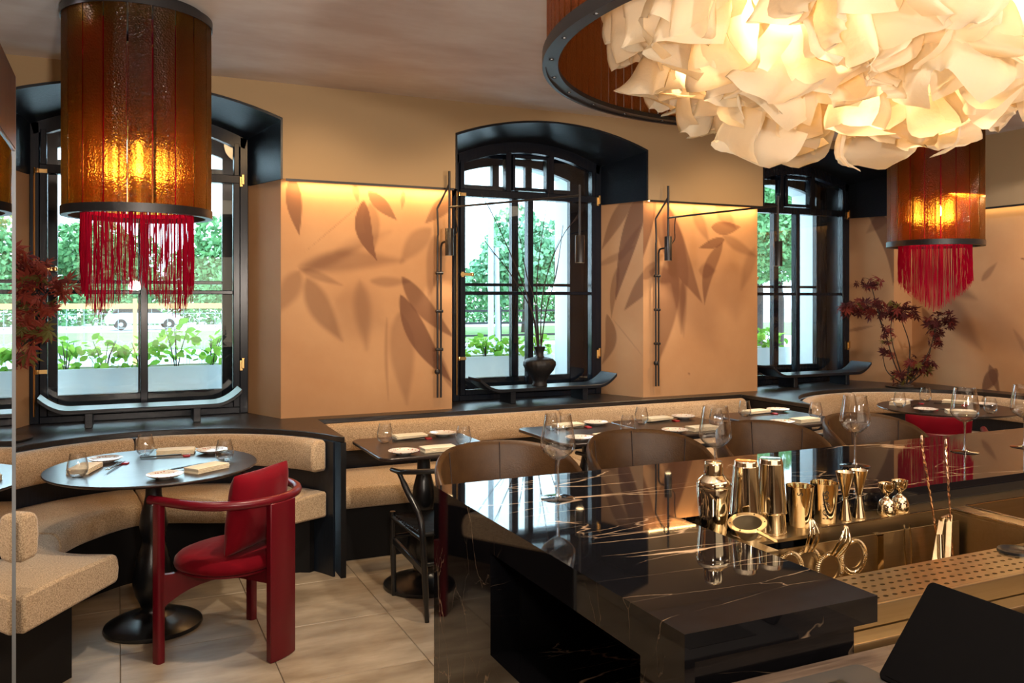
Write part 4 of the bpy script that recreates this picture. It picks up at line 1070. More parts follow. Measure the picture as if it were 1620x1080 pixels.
# twisted spoons
def spoon(label, a, b):
    t = thing('bar_spoon', label, 'spoon', a, 0, 'twisted bar spoons'); d = Vector(b) - Vector(a)
    n = 90; x = d.cross(Vector((0, 0, 1))).normalized(); y = x.cross(d).normalized()
    for s in (0, pi):
        P = [d * (i / n) + (x * math.cos(i * .75 + s) + y * math.sin(i * .75 + s)) * .0017 for i in range(n + 1)]
        mk('twisted_stem', G().tube(P, .0017, 5), M['copper'], t, smooth=60)
    mk('finial', G().lathe([(0, -.004), (.0035, 0), (.0042, .010), (.0025, .022), (0, .024)], 10, tuple(d)), M['copper'], t, smooth=60)
    mk('spoon_bowl', G().lathe([(0, -.002), (.010, .002), (.012, .008), (.006, .02), (0, .022)], 12), M['copper'], t, smooth=60)
spoon('twisted copper coloured bar spoon leaning nearer to the bell jiggers', (2.03, 1.585, .80), (1.895, 1.552, 1.222))
spoon('twisted copper coloured bar spoon standing almost upright in the well', (2.02, 1.55, .80), (1.990, 1.555, 1.205))
t = thing('ice_tongs', 'flat steel ice tongs standing in the well under the twisted spoons', 'tongs', (1.86, 1.50, .80))
mk('tong_arm', G().bar((.0, .0, .06), (.115, .055, .222), .014, .003), S, t, smooth=0, bevel=.001)
mk('tong_arm', G().bar((.075, .01, .08), (.150, .060, .224), .014, .003), S, t, smooth=0, bevel=.001)
mk('hinge_pin', G().tube([(.105, .052, .22), (.155, .062, .222)], .005, 8), CH, t, smooth=60)
t = thing('muddler', 'slim steel muddler rod leaning in the well beside the tongs', 'muddler', (1.87, 1.47, .782))
mk('rod', G().tube([(0, 0, 0), (.01, .01, .02), (.065, .06, .205)], [.009, .010, .0075], 12), CH, t, smooth=60)
t = thing('small_tongs', 'small garnish tweezers hanging upright on the well panel', 'tweezers', (1.885, 1.592, .86))
for s in (-1, 1): mk('arm', G().tube(catmull([(0, 0, 0), (s * .008, -.006, .03), (s * .012, -.006, .08), (s * .010, -.002, .145)], 5), .0028, 6), CH, t, smooth=60)
mk('bridge', G().tube([(-.012, -.002, .132), (.012, -.002, .132)], .002, 6), CH, t, smooth=60)
tag(mk('wire_ring', G().loft([[((.022 + .0015 * math.cos(q)) * math.cos(a), (.022 + .0015 * math.cos(q)) * math.sin(a) * .8, .02 + .012 * math.sin(a) + .0015 * math.sin(q)) for q in np.linspace(0, 2 * pi, 7)[:-1]] for a in np.linspace(0, 2 * pi, 33)[:-1]], loop=True, caps=False), CH, None, (2.075, 1.46, .885), smooth=60), 'thin wire ring lying low in the well by the divider', 'ring')

# ------------------------------------------------------------------ wine glasses on the bar
def wine():
    t = thing('wine_glass', '', 'wine glass', (0, 0, 0), 0, 'wine glasses in a row along the bar')
    mk('bowl', G().lathe([(0, .1035), (.008, .105), (.022, .112), (.038, .124), (.0465, .137), (.0475, .146), (.0455, .165), (.0405, .195), (.0352, .226), (.0348, .2268), (.0344, .226), (.0396, .195), (.0446, .165), (.0464, .146), (.0455, .138), (.037, .1255), (.021, .1135), (0, .106)], 40), M['crystal'], t, smooth=60)
    mk('stem', G().lathe([(.0062, .1045), (.0042, .098), (.0030, .08), (.0030, .03), (.0042, .012), (.009, .0055)], 14), M['stem'], t, smooth=60)
    mk('foot', G().lathe([(0, 0), (.044, 0), (.0465, .0012), (.044, .0024), (.02, .004), (.008, .006), (0, .007)], 40), M['crystal'], t, smooth=60)
    return t
WG = wine()
for k, (x, y) in enumerate([(1.078, 2.027), (1.576, 1.990), (2.158, 2.018), (2.70, 2.035), (2.985, 2.01)]):
    lab = ('stemmed wine glass at the near end of the bar', 'stemmed wine glass behind the cobbler shaker', 'stemmed wine glass in the middle of the bar before the arched stool', 'stemmed wine glass on the bar before the half hidden red armchair', 'stemmed wine glass at the far right end of the bar row')[k]
    if k == 0: WG.location = (x, y, BT); WG['label'] = lab
    else: dup(WG, (x, y, BT), 0, lab)

# ------------------------------------------------------------------ work counter and laptop
ct = thing('work_counter', 'brown oak work counter at the end of the marble bar', 'counter', (.9, .7, 0))
mkw('worktop', G().box(.35, .25, .935, 1.32, 1.116, .968), M['counter'], ct, smooth=0, bevel=.003)
mkw('cabinet', G().box(.37, .27, 0, 1.30, 1.10, .935), M['void'], ct, smooth=0)
lp_ = thing('laptop', 'open black laptop with its lid leaning back on the oak counter', 'laptop', (1.10, .93, .968))
mk('base', G().prism([(x - .10, y - .03) for x, y in rrect(.138, .155, .018)], .002, .016), M['laptop_grey'], lp_, smooth=30, bevel=.002)
mk('keyboard', G().box(-.19, -.15, .016, -.04, .09, .0168), M['black'], lp_, smooth=0)
def lid_pt(u, v, off):
    # hinge along y at x=.02; leans away from the keys
    d = Vector((.66, 0, .75)); n = Vector((.75, 0, -.66)); return Vector((.018, 0, .018)) + Vector((0, u, 0)) + d * v + n * off
lo = rrect(.155, .0925, .010)
mk('lid', G().loft([[lid_pt(a - .085, b + .0925, o_) for a, b in lo] for o_ in (0, .006)]), M['laptop'], lp_, smooth=30, bevel=.001)
mk('screen', G().loft([[lid_pt(a - .085, b + .0925, o_) for a, b in rrect(.147, .085, .006)] for o_ in (-.0008, 0.0002)]), M['laptop'], lp_, smooth=0)

# ================================================================== PENDANT LAMPS WITH GLASS SLATS AND RED FRINGE
def slat_mesh(r, arc_deg, z0, z1, th, n=4):
    A_ = [math.radians(-arc_deg / 2 + arc_deg * i / n) for i in range(n + 1)]
    q = [(r * math.cos(a), r * math.sin(a)) for a in A_] + [((r - th) * math.cos(a), (r - th) * math.sin(a)) for a in A_[::-1]]
    return G().prism(q, z0, z1)
def hoop(r0, r1, z0, z1, n=64): return G().lathe([(r0, z0), (r1, z0), (r1, z1), (r0, z1), (r0, z0)], n)
def pendant(label, x, y, lobes, seed):
    t = thing('pendant_lamp', label, 'pendant lamp', (x, y, 0), 0, 'fringed glass pendant lamps')
    R_, zb, zt = .338, 2.012, 2.955
    mk('bottom_ring', hoop(R_ - .030, R_ + .004, zb - .018, zb + .022), M['black_metal'], t, smooth=40)
    mk('top_ring', hoop(R_ - .030, R_ + .004, zt - .02, zt + .02), M['black_metal'], t, smooth=40)
    mk('ceiling_plate', G().lathe([(0, 2.97), (R_ - .03, 2.97), (R_ - .03, 2.999), (0, 2.999)], 48), M['black_metal'], t, smooth=40)
    src = mk('glass_slat', slat_mesh(R_ - .002, 360 / 20 - 1.5, zb + .012, zt - .012, .005), M['amber'], t, smooth=40)
    for i in range(1, 20): inst(src, t, (0, 0, 0), (0, 0, 2 * pi * i / 20))
    for i in range(4):
        a = 2 * pi * i / 4 + .2; b = (.315 * math.cos(a), .315 * math.sin(a))
        mk('hanger_rod', G().tube([(b[0], b[1], zb), (b[0], b[1], zt)], .005, 6), M['black_metal'], t, smooth=60)
    mk('fringe_ring', hoop(.244, .252, zb + .0, zb + .02), M['fringe'], t, smooth=40)
    rn = random.Random(seed); g = G()
    nb = 46
    for i in range(nb):
        base = 2 * pi * (i + rn.uniform(-.25, .25)) / nb
        for k in range(8):
            a = base + rn.uniform(-.065, .065); rr = .249 + rn.uniform(-.006, .006)
            zl = lobes(a) + rn.uniform(-.035, .02)
            px, py = rr * math.cos(a), rr * math.sin(a)
            j = lambda s: rn.uniform(-s, s)
            zs = (2.9, 2.0, (2.0 + zl) / 2, zl)
            P = [(px, py, zs[0]), (px + j(.002), py + j(.002), zs[1]), (px + j(.006), py + j(.006), zs[2]), (px + j(.008), py + j(.008), zs[3])]
            g.tube(P, [.0016, .0016, .0018, .0011], 3, cap=False)
    mk('fringe', g, M['fringe'], t, smooth=60, kind='stuff')
    for i in range(3):
        a = 2 * pi * i / 3 + .5; c_ = (.12 * math.cos(a), .12 * math.sin(a))
        b = mk('bulb', G().lathe([(0, -.05), (.02, -.042), (.03, -.02), (.028, .01), (.015, .045), (.012, .06), (0, .06)], 14, (c_[0], c_[1], 2.28)), M['bulb'], t, smooth=60)
        mk('socket', G().tube([(c_[0], c_[1], 2.34), (c_[0], c_[1], 2.97)], [.013, .010], 8), M['black_metal'], t, smooth=60)
        light('POINT', 'bulb_light', (x + c_[0], y + c_[1], 2.215), 1.0, (1, .66, .30), .03)
    return t
tri = lambda q: abs(((q / (2 * pi)) % 1.0) * 2 - 1)     # 1 at 0, 0 at half way
va1 = math.atan2(-4.53, -.09)       # direction from the first lamp to the seats in front of it
pendant('tall amber glass pendant with long red fringe in front of the first window', .09, 4.53,
        lambda a: 1.68 - .15 * (tri(4 * (a - va1 - pi / 4)) ** 1.0), 5)
va2 = math.atan2(-4.51, -5.65)
pendant('amber glass pendant with pointed red fringe in the far corner', 5.65, 4.51,
        lambda a: 1.76 - .24 * (tri(2 * (a - va2)) ** 1.1), 8)

# ------------------------------------------------------------------ big petal lamp above the bar
PLC = (2.39, 2.11); PR = 1.165
pl = thing('petal_chandelier', 'huge round chandelier of glowing cream fabric petals above the bar', 'chandelier', (PLC[0], PLC[1], 0))
mk('bottom_ring', hoop(PR - .045, PR + .006, 2.418, 2.436, 128), M['black_metal'], pl, smooth=40)
mk('ring_edge', hoop(PR - .002, PR + .010, 2.410, 2.452, 128), M['black_metal'], pl, smooth=40)
mk('top_ring', hoop(PR - .03, PR + .008, 2.955, 2.985, 128), M['black_metal'], pl, smooth=40)
bs = mk('bolt', G().lathe([(0, -.006), (.008, -.004), (.009, 0), (0, .001)], 10), M['black_metal'], pl, (PR - .02, 0, 2.418), smooth=50)
for i in range(1, 30):
    a = 2 * pi * i / 30; inst(bs, pl, ((PR - .02) * math.cos(a), (PR - .02) * math.sin(a), 2.418))
NS = 132
src = mk('glass_slat', slat_mesh(PR - .006, 360 / NS - .5, 2.437, 2.96, .006, 2), M['smoke'], pl, smooth=40)
for i in range(1, NS): inst(src, pl, (0, 0, 0), (0, 0, 2 * pi * i / NS))
def petal_mesh(seed):
    rn = random.Random(seed); W_, L_ = rn.uniform(.33, .46), rn.uniform(.36, .48)
    ph = [rn.uniform(0, 6.28) for _ in range(8)]; kf = rn.uniform(1.1, 2.1); curl = rn.uniform(-.05, .10)
    def f(u, v):
        s = u * 2 - 1
        prof = (.28 + .80 * v ** .6) * math.sqrt(max(.02, 1 - max(0, (v - .62) / .40) ** 2.2))
        edge = .012 * math.sin(8 * v + ph[0]) + .007 * math.sin(21 * v + ph[1])
        x = s * (W_ / 2 * prof + edge * abs(s))
        y = L_ * v * (1 + .030 * v * math.sin(4 * s + ph[2]) + .012 * v * math.sin(13 * s + ph[3]))
        z = curl * v * v - .11 * s * s * v + .060 * (v + .1) * math.sin(kf * pi * s + ph[4] + .8 * v) + .022 * v * math.sin(6.5 * s + ph[5] + 3 * v) + .010 * v * v * math.sin(15 * s + ph[7] + 3 * v) + .006 * math.sin(12 * v + 4 * s + ph[6])
        return (x, y, z)
    return G().grid(23, 19, f)
PM = [petal_mesh(40 + k) for k in range(9)]
first = {}
rn = random.Random(21); cnt = 0
for r, n in ((.10, 5), (.25, 11), (.40, 16), (.55, 20), (.70, 25), (.84, 29), (.98, 34)):
    for i in range(n):
        a = 2 * pi * (i + rn.uniform(-.35, .35)) / n; rr = r + rn.uniform(-.06, .06)
        k_ = cnt % 9; cnt += 1
        u = rr / 1.0
        d = Vector((math.cos(a), math.sin(a), 0)); tv = Vector((-math.sin(a), math.cos(a), 0))
        yv = (d * (rn.uniform(.0, .45) * (1 - u) + rn.uniform(-.45, .10) * u * u) + tv * rn.uniform(-.45, .45) + Vector((0, 0, -1)) * rn.uniform(.5, .95)).normalized()
        nv = (d * rn.uniform(.5, 1) + tv * rn.uniform(-.7, .7)).normalized()
        xv = yv.cross(nv).normalized(); nv = xv.cross(yv)
        Mx = Matrix((xv, yv, nv)).transposed()
        zr = 2.60 + .16 * u ** 3 + rn.uniform(-.03, .06)
        loc = d * (rr * .97) + Vector((0, 0, zr))
        if k_ not in first:
            o = mk('petal', PM[k_], M['petal'], pl, loc, smooth=180, recalc=False); first[k_] = o
        else: o = inst(first[k_], pl, loc)
        o.rotation_euler = Mx.to_euler(); o.scale = (rn.uniform(.9, 1.15) * (1 - .28 * u ** 3),) * 3
for i in range(7):
    a = 2 * pi * i / 6 + .3; rr = .55 if i < 6 else 0
    p = (rr * math.cos(a), rr * math.sin(a))
    mk('bulb', G().lathe([(0, -.05), (.02, -.042), (.03, -.02), (.028, .01), (.015, .045), (0, .05)], 14, (p[0], p[1], 2.565)), M['bulb'], pl, smooth=60)
    mk('socket', G().tube([(p[0], p[1], 2.60), (p[0], p[1], 2.999)], [.014, .012], 8), M['black_metal'], pl, smooth=60)
    light('POINT', 'chandelier_light', (PLC[0] + p[0], PLC[1] + p[1], 2.50), 13, (1, .73, .40), .05)

# ------------------------------------------------------------------ swing arm wall lamps
def wall_lamp(label, x, arm):
    t = thing('wall_lamp', label, 'wall lamp', (x, YP, .90), 0, 'black swing arm wall lamps')
    B = M['black_metal']; y0 = -.045; hx, hy = .055, -.135
    zz = lambda z: z - .90
    mk('rod', G().tube(catmull([(0, y0, 0), (0, y0, zz(1.95)), (.004, y0, zz(2.05)), (-.002, y0, zz(2.235))], 4) + [Vector((hx, hy, zz(2.40)))], .0075, 8), B, t, smooth=60)
    mk('rod', G().tube([(.026, y0, 0), (.026, y0, zz(1.96))] + catmull([(.026, y0, zz(1.96)), (.030, y0 - .015, zz(1.992)), (hx - .01, hy + .03, zz(2.0))], 4)[1:], .0075, 8), B, t, smooth=60)
    for z in (1.24, 1.51, 1.78): mk('clip', G().tube([(-.012, y0, zz(z)), (.040, y0, zz(z))], .011, 8).tube([(.013, y0, zz(z)), (.013, -.002, zz(z))], .006, 6), B, t, smooth=60)
    mk('switch_knob', G().lathe([(0, -.020), (.014, -.016), (.020, -.006), (.020, .006), (.014, .016), (0, .020)], 12, (-.006, y0 - .012, zz(1.085))), B, t, smooth=60)
    mk('head_rod', G().tube([(hx, hy, zz(2.08)), (hx, hy, zz(2.49))], .009, 8), B, t, smooth=60)
    ax, ay = hx + arm[0], hy + arm[1]
    mk('arm', G().tube([(hx, hy, zz(2.238)), (ax, ay, zz(2.238))], .0075, 8), B, t, smooth=60)
    mk('cable', G().tube(catmull([(hx + .028, hy, zz(2.03)), (hx + .055, hy - .01, zz(2.07)), (hx + .040, hy - .03, zz(2.14)), (hx + .028, hy - .05, zz(2.20)), (hx + .08 * arm[0], hy + .08 * arm[1], zz(2.238))], 6), .004, 6), B, t, smooth=60)
    mk('head_rod', G().tube([(ax, ay, zz(1.98)), (ax, ay, zz(2.305))], .007, 8), B, t, smooth=60)
    for px, py, z0, z1 in ((hx, hy, 1.90, 2.09), (ax, ay, 1.822, 1.992)):
        h = mk('lamp_head', G().lathe([(.026, 0), (.0295, 0), (.0295, z1 - z0 - .002), (.028, z1 - z0), (0, z1 - z0), (0, z1 - z0 - .006), (.026, z1 - z0 - .006), (.026, 0)], 28, (px, py, zz(z0))), B, t, smooth=40)
        mk('lens', G().lathe([(0, .004), (.0255, .004), (.0255, .007), (0, .007)], 20, (px, py, zz(z0))), M['bulb'], h, smooth=30)
        light('SPOT', 'head_light', (x + px, YP + py, z0 - .004), 15 if py < -.5 else 4, (1, .80, .56), .02, aim=(x + px, YP + py, 0), angle=84, blend=.6)
wall_lamp('black swing arm wall lamp on the plaster panel left of the middle window', 2.045, (.50, -.965))
wall_lamp('black swing arm wall lamp on the plaster panel right of the middle window', 3.89, (.165, -1.05))

# ================================================================== SILL TRAYS, VASE, MAPLES
def tray(label, x, y):
    t = thing('curved_tray', label, 'tray bench', (x, y, ZL), 0, 'curved black tray benches under the windows')
    hl = .585; q = []
    def zc(s):
        e = max(0, abs(s) - (hl - .17)) / .17; return .105 + .085 * e ** 2
    N_ = 40; top = [(-hl + 2 * hl * i / N_) for i in range(N_ + 1)]
    pts = [(s, zc(s) + .011) for s in top] + [(s, zc(s) - .014) for s in top[::-1]]
    mk('tray_top', G().prism(pts, -.125, .125, 'y'), M['black_wood'], t, smooth=30, bevel=.003, seg=1)
    for s in (-1, 1): mk('foot', G().box(s * .31 - .022, -.10, 0, s * .31 + .022, .10, .095), M['black_wood'], t, smooth=0, bevel=.003, seg=1)
    return t
tray('black tray bench with upturned ends under the first window', .147, 5.86)
tray('black tray bench with upturned ends carrying the ribbed vase, middle window', 2.995, 5.86)
tray('black tray bench with upturned ends under the third window', 5.76, 5.86)
# ribbed vase with bare branches
vx, vy, vz = 2.955, 5.86, ZL + .116
t = thing('ribbed_vase', 'black ribbed ceramic vase on the tray bench in the middle window', 'vase', (vx, vy, vz))
VP = [(.0, .0), (.058, .0), (.060, .008), (.052, .022), (.054, .045), (.075, .080), (.108, .120), (.126, .160), (.124, .185), (.105, .207), (.070, .216), (.038, .222), (.030, .235), (.033, .262), (.046, .298), (.048, .302), (.042, .302), (.026, .25), (0, .24)]
rings = []
for r, z in VP:
    row = []
    for i in range(128):
        a = 2 * pi * i / 128; amp = .055 if .06 < r and .03 < z < .22 else 0
        k = 1 + amp * (abs(math.sin(11 * (a + z * 3.5))) - .6); row.append((max(r, 1e-4) * k * math.cos(a), max(r, 1e-4) * k * math.sin(a), z))
    rings.append(row)
mk('vase_body', G().loft(rings, caps=True), M['vase'], t, smooth=60)
t = thing('bare_branches', 'thin bare branches standing in the black ribbed vase', 'branches', (vx, vy, vz + .245))
BR = [[(-.01, 0, 0), (-.06, .02, .35), (-.20, .05, .72), (-.36, .06, 1.05), (-.46, .07, 1.22)], [(-.01, .01, 0), (-.06, -.01, .3), (-.25, -.03, .6), (-.45, -.05, .82), (-.60, -.06, 1.0)],
      [(.0, 0, 0), (-.02, .01, .5), (.03, .02, .9), (.10, .03, 1.28)], [(.01, 0, 0), (.02, .0, .4), (.08, -.03, .7), (.20, -.05, .95), (.31, -.06, 1.06)],
      [(.0, 0.01, 0), (-.03, .02, .4), (-.10, .03, .62), (-.16, .03, .95)], [(.0, -.01, 0), (.05, -.02, .35), (.13, -.03, .62), (.19, -.03, 1.0)]]
rn = random.Random(4)
for b in BR:
    P = catmull(b, 5); m = len(P)
    br = mk('branch', G().tube(P, [.0056 * (1 - .72 * i / m) for i in range(m)], 6), M['bark'], t, smooth=60)
    g = G()
    for k in range(3):
        i = rn.randint(m // 3, m - 3); d = (P[i + 1] - P[i]).normalized(); q = P[i] + d * .16 + Vector((rn.uniform(-.06, .06), rn.uniform(-.03, .03), .03)); g.tube([P[i], (P[i] + q) / 2 + Vector((0, 0, .01)), q], [.0026, .002, .0012], 4)
    mk('twigs', g, M['bark'], br, smooth=60)

def maple_leaf(seed):
    rn = random.Random(seed); tips = [(-128, .50), (-78, .80), (-36, .96), (0, 1.05), (36, .96), (78, .80), (128, .50)]
    V = [(0, 0, 0)]; F = []
    prev = None
    for i, (a, l) in enumerate(tips):
        a_ = math.radians(a + rn.uniform(-5, 5)); droop = -.28 * l * l + rn.uniform(-.05, .05)
        tip = (l * math.sin(a_), l * math.cos(a_), droop)
        s1 = (l * .52 * math.sin(a_ - .30), l * .52 * math.cos(a_ - .30), droop * .35 + .02); s2 = (l * .52 * math.sin(a_ + .30), l * .52 * math.cos(a_ + .30), droop * .35 + .02)
        b = len(V); V += [s1, tip, s2]; F += [(0, b, b + 1), (0, b + 1, b + 2)]
    b = len(V); V += [(.012, -.55, -.1), (-.012, -.55, -.1)]; F += [(0, b, b + 1)]
    g = G(); g.v = V; g.f = F; return g
ML = [maple_leaf(k) for k in range(3)]
def maple(label, loc, rz, stems, clouds, mats, size, seed):
    t = thing('potted_maple', label, 'maple', loc, rz, 'small maples on the window ledge')
    rn = random.Random(seed)
    mk('round_saucer', G().lathe([(0, 0), (.155, 0), (.165, .004), (.165, .012), (.155, .010), (0, .008)], 36), M['black'], t, smooth=40)
    mk('moss_mound', G().lathe([(.075, .008), (.065, .02), (.03, .03), (0, .032)], 16), M['soil'], t, smooth=60)
    SP = []
    for s in stems:
        P = catmull(s, 6); m = len(P); mk('stem', G().tube(P, [.0065 * (1 - .75 * i / m) for i in range(m)], 6), M['bark'], t, smooth=60); SP.append(P)
    src = {}; tw = G()
    allp = [p for P in SP for p in P]
    for (cx, cy_, cz, rx, ry, rz_, n, wts) in clouds:
        for i in range(n):
            while True:
                q = Vector((rn.uniform(-1, 1), rn.uniform(-1, 1), rn.uniform(-1, 1)))
                if q.length < 1: break
            p = Vector((cx + q.x * rx, cy_ + q.y * ry, cz + q.z * rz_))
            mi = rn.choices(range(len(mats)), wts)[0]; li = rn.randrange(3)
            rot = (rn.uniform(-1.3, 1.3), rn.uniform(-1.0, 1.0), rn.uniform(0, 6.28)); sc_ = size * rn.uniform(.7, 1.25)
            if (mi, li) not in src:
                o = mk('leaf', ML[li], M[mats[mi]], t, p, rot, smooth=0, recalc=False); o.scale = (sc_,) * 3; src[(mi, li)] = o
            else: inst(src[(mi, li)], t, p, rot, sc_)
            if i % 3 == 0:
                near = min(allp, key=lambda s: (s - p).length + max(0, s.z - p.z) * 2)
                tw.tube([near, (near + p) / 2 + Vector((0, 0, .015)), p], [.0022, .0016, .001], 4, cap=False)
    mk('twigs', tw, M['bark'], t, smooth=60, kind='stuff')
YAW = -math.radians(24.9)
maple('slender dark red maple growing in a flat saucer in the far corner', (6.36, 5.38, ZL), YAW,
      [[(-.01, 0, .02), (-.10, 0, .22), (-.18, .02, .50), (-.27, .03, .68), (-.46, .04, .76)], [(0, 0, .02), (-.08, -.01, .25), (-.14, -.02, .5), (-.10, -.03, .74)],
       [(.01, 0, .02), (.05, .02, .35), (-.02, .03, .62), (.03, .04, .76)], [(.02, 0, .02), (.17, .01, .15), (.25, .02, .40), (.30, .02, .62)], [(.02, 0, .02), (.10, -.02, .14), (.20, -.02, .32), (.26, -.03, .52)],
       [(-.02, 0, .03), (-.16, .02, .15), (-.20, .02, .38)], [(-.2, .02, .55), (-.26, .02, .78), (-.31, .02, .96)]],
      [(-.30, .0, .70, .30, .16, .075, 70, (3, 4, 1)), (-.50, .02, .69, .16, .10, .06, 24, (5, 2, 2)), (-.02, .02, .68, .16, .12, .09, 40, (1, 5, .3)), (-.30, .02, .93, .12, .08, .05, 20, (3, 3, 1)),
       (.33, .02, .58, .13, .10, .10, 46, (1, 5, .2)), (.26, 0, .42, .07, .07, .07, 14, (1, 4, 0)), (.13, 0, .20, .14, .09, .11, 30, (1, 4, 1)), (-.14, .0, .42, .09, .07, .16, 18, (1, 4, .3)), (-.02, 0, .09, .13, .09, .06, 16, (1, 3, 2))],
      ['maple', 'maple_dark', 'maple_green'], .066, 3)
maple('bright red maple leaning out beside the mirror partition at the first window', (-.60, 5.48, ZL), YAW,
      [[(0, 0, .02), (.02, 0, .4), (.05, .0, .75), (.16, -.02, .98)], [(0, 0, .02), (-.04, 0, .4), (.02, -.04, .65), (.20, -.06, .80)], [(0, 0, .02), (.03, .02, .35), (.12, 0, .52)]],
      [(.10, 0, .98, .20, .16, .12, 60, (5, 2, .5)), (.24, -.03, .86, .18, .12, .06, 30, (6, 1, 1)), (.12, -.02, .74, .22, .16, .08, 50, (5, 1, 1)), (.10, 0, .58, .22, .15, .08, 44, (4, 1, 2)), (.02, 0, .45, .16, .12, .06, 18, (3, 1, 2))],
      ['maple_bright', 'maple', 'maple_green'], .078, 9)

# ================================================================== OUTSIDE
mk('ground', G().box(-60, 6.8, -.40, 110, 140, -.30), M['asphalt'], smooth=0, kind='structure')
mk('lawn', G().box(-50, 34, -.32, 110, 52, -.27), M['lawn'], smooth=0, kind='structure')
def ovate():
    V = [(0, 0, 0), (.30, .25, .03), (.36, .55, .0), (.18, .85, -.05), (0, 1.05, -.14), (-.18, .85, -.05), (-.36, .55, 0), (-.30, .25, .03), (0, .5, -.05)]
    g = G(); g.v = V; g.f = [(8, i, i + 1) for i in range(0, 7)] + [(8, 7, 0)]; return g
OV = ovate(); lsrc = {}
def shrub(label, loc, h, n, seed, wd):
    t = thing('leafy_shrub', label, 'shrub', loc, 0, 'green shrubs in the window planters'); rn = random.Random(seed)
    for k in range(4):
        a = rn.uniform(0, 6.28); mk('stem', G().tube([(0, 0, -.05), (.04 * math.cos(a), .04 * math.sin(a), h * .4), (wd * .5 * math.cos(a), .06 * math.sin(a), h * .8)], [.005, .004, .002], 5), M['bark'], t, smooth=60)
    for i in range(n):
        v = rn.random() ** .8; a = rn.uniform(0, 6.28); rr = rn.random() ** .5
        p = (wd * rr * math.cos(a), .12 * rr * math.sin(a), h * (.06 + .9 * v) * (1 - .25 * rr))
        mi = rn.choice(('leaf', 'leaf', 'leaf2')); s_ = rn.uniform(.05, .095)
        rot = (rn.uniform(-1.3, 1.1), rn.uniform(-.9, .9), rn.uniform(0, 6.28))
        if mi not in lsrc: o = mk('leaf', OV, M[mi], t, p, rot, smooth=60, recalc=False); o.scale = (s_,) * 3; lsrc[mi] = o
        else: inst(lsrc[mi], t, p, rot, s_)
ORD = ['first', 'middle', 'third']
for k, c in enumerate(WC):
    t = thing('window_planter', 'long pale planter box outside the %s window' % ORD[k], 'planter', (c, 6.99, .89), 0, 'planters on the outer sills')
    g = G().box(-.64, -.13, 0, .64, -.115, .20).box(-.64, .115, 0, .64, .13, .20).box(-.64, -.115, 0, -.625, .115, .20).box(.625, -.115, 0, .64, .115, .20).box(-.625, -.115, 0, .625, .115, .015)
    mk('planter_box', g, M['planter'], t, smooth=0); mk('soil_bed', G().box(-.624, -.114, .015, .624, .114, .175), M['soil'], t, smooth=0)
    for j in range(5):
        h = (RN.uniform(.24, .30) if j != 3 else .40) if k == 0 else RN.uniform(.17, .26)
        shrub('green leafy shrub, %s from the left in the planter of the %s window' % (['first', 'second', 'third', 'fourth', 'fifth'][j], ORD[k]), (c - .50 + .25 * j, 6.99, 1.066), h, 44, 100 + 10 * k + j, .17)
# hoop fence, site fence, pole, cars
t = thing('hoop_fence', 'low hoop topped metal fence beyond the planters', 'fence', (0, 13.5, -.30))
hp = [(-.085, 0, 0), (-.085, 0, 1.20)] + [(.085 * math.cos(a), 0, 1.20 + .085 * math.sin(a)) for a in np.linspace(pi, 0, 9)] + [(.085, 0, 0)]
src = mk('hoop', G().tube(hp, .010, 5), M['grey_metal'], t, (-4.2, 0, 0), smooth=60)
for i in range(1, 46): inst(src, t, (-4.2 + .21 * i, 0, 0))
for z in (.15, 1.05): mk('rail', G().bar((-4.4, 0, z), (5.6, 0, z), .02, .02), M['grey_metal'], t, smooth=0)
t = thing('site_fence', 'wire mesh site fence with an orange top rail beyond the first window', 'fence', (-1, 12.2, -.30))
mk('top_rail', G().bar((-4, 0, 1.80), (4.2, 0, 1.80), .03, .07), M['orange'], t, smooth=0)
for x in (-3.9, -2.2, -.5, 1.2, 2.9, 4.1): mk('post', G().bar((x, 0, 0), (x, 0, 1.9), .05, .05), M['orange'] if x in (1.2,) else M['grey_metal'], t, smooth=0)
g = G()
for i in range(40): g.bar((-4 + .2 * i, .02, .1), (-4 + .2 * i, .02, 1.78), .008, .008)
for z in np.linspace(.2, 1.7, 9): g.bar((-4, .02, z), (4.1, .02, z), .008, .008)
mk('wire_mesh', g, M['grey_metal'], t, smooth=0, kind='stuff')
t = thing('railing', 'grey street railing and low wall beyond the middle window', 'railing', (10.5, 19, -.30))
mk('low_wall', G().box(-6, -.15, 0, 3.6, .15, .75), M['grey_metal'], t, smooth=0)
for z in (1.0, 1.3, 1.6): mk('rail', G().bar((-6, 0, z), (3.6, 0, z), .05, .05), M['tyre'], t, smooth=0)
ps = mk('post', G().bar((0, 0, .7), (0, 0, 1.7), .06, .06), M['tyre'], t, (-6, 0, 0), smooth=0)
for i in range(1, 10): inst(ps, t, (-6 + i, 0, 0))
t = thing('tram_pole', 'tall pale pole standing outside the middle window', 'pole', (6.6, 15.2, -.30))
mk('shaft', G().tube([(0, 0, 0), (0, 0, 7.5)], [.06, .05], 14), M['pole'], t, smooth=60); mk('sleeve', G().tube([(.17, 0, 0), (.12, 0, 2.9)], .05, 12), M['pole'], t, smooth=60)
mk('bracket', G().tube([(0, 0, 6.6), (1.8, 0, 6.8)], .03, 8), M['pole'], t, smooth=60)
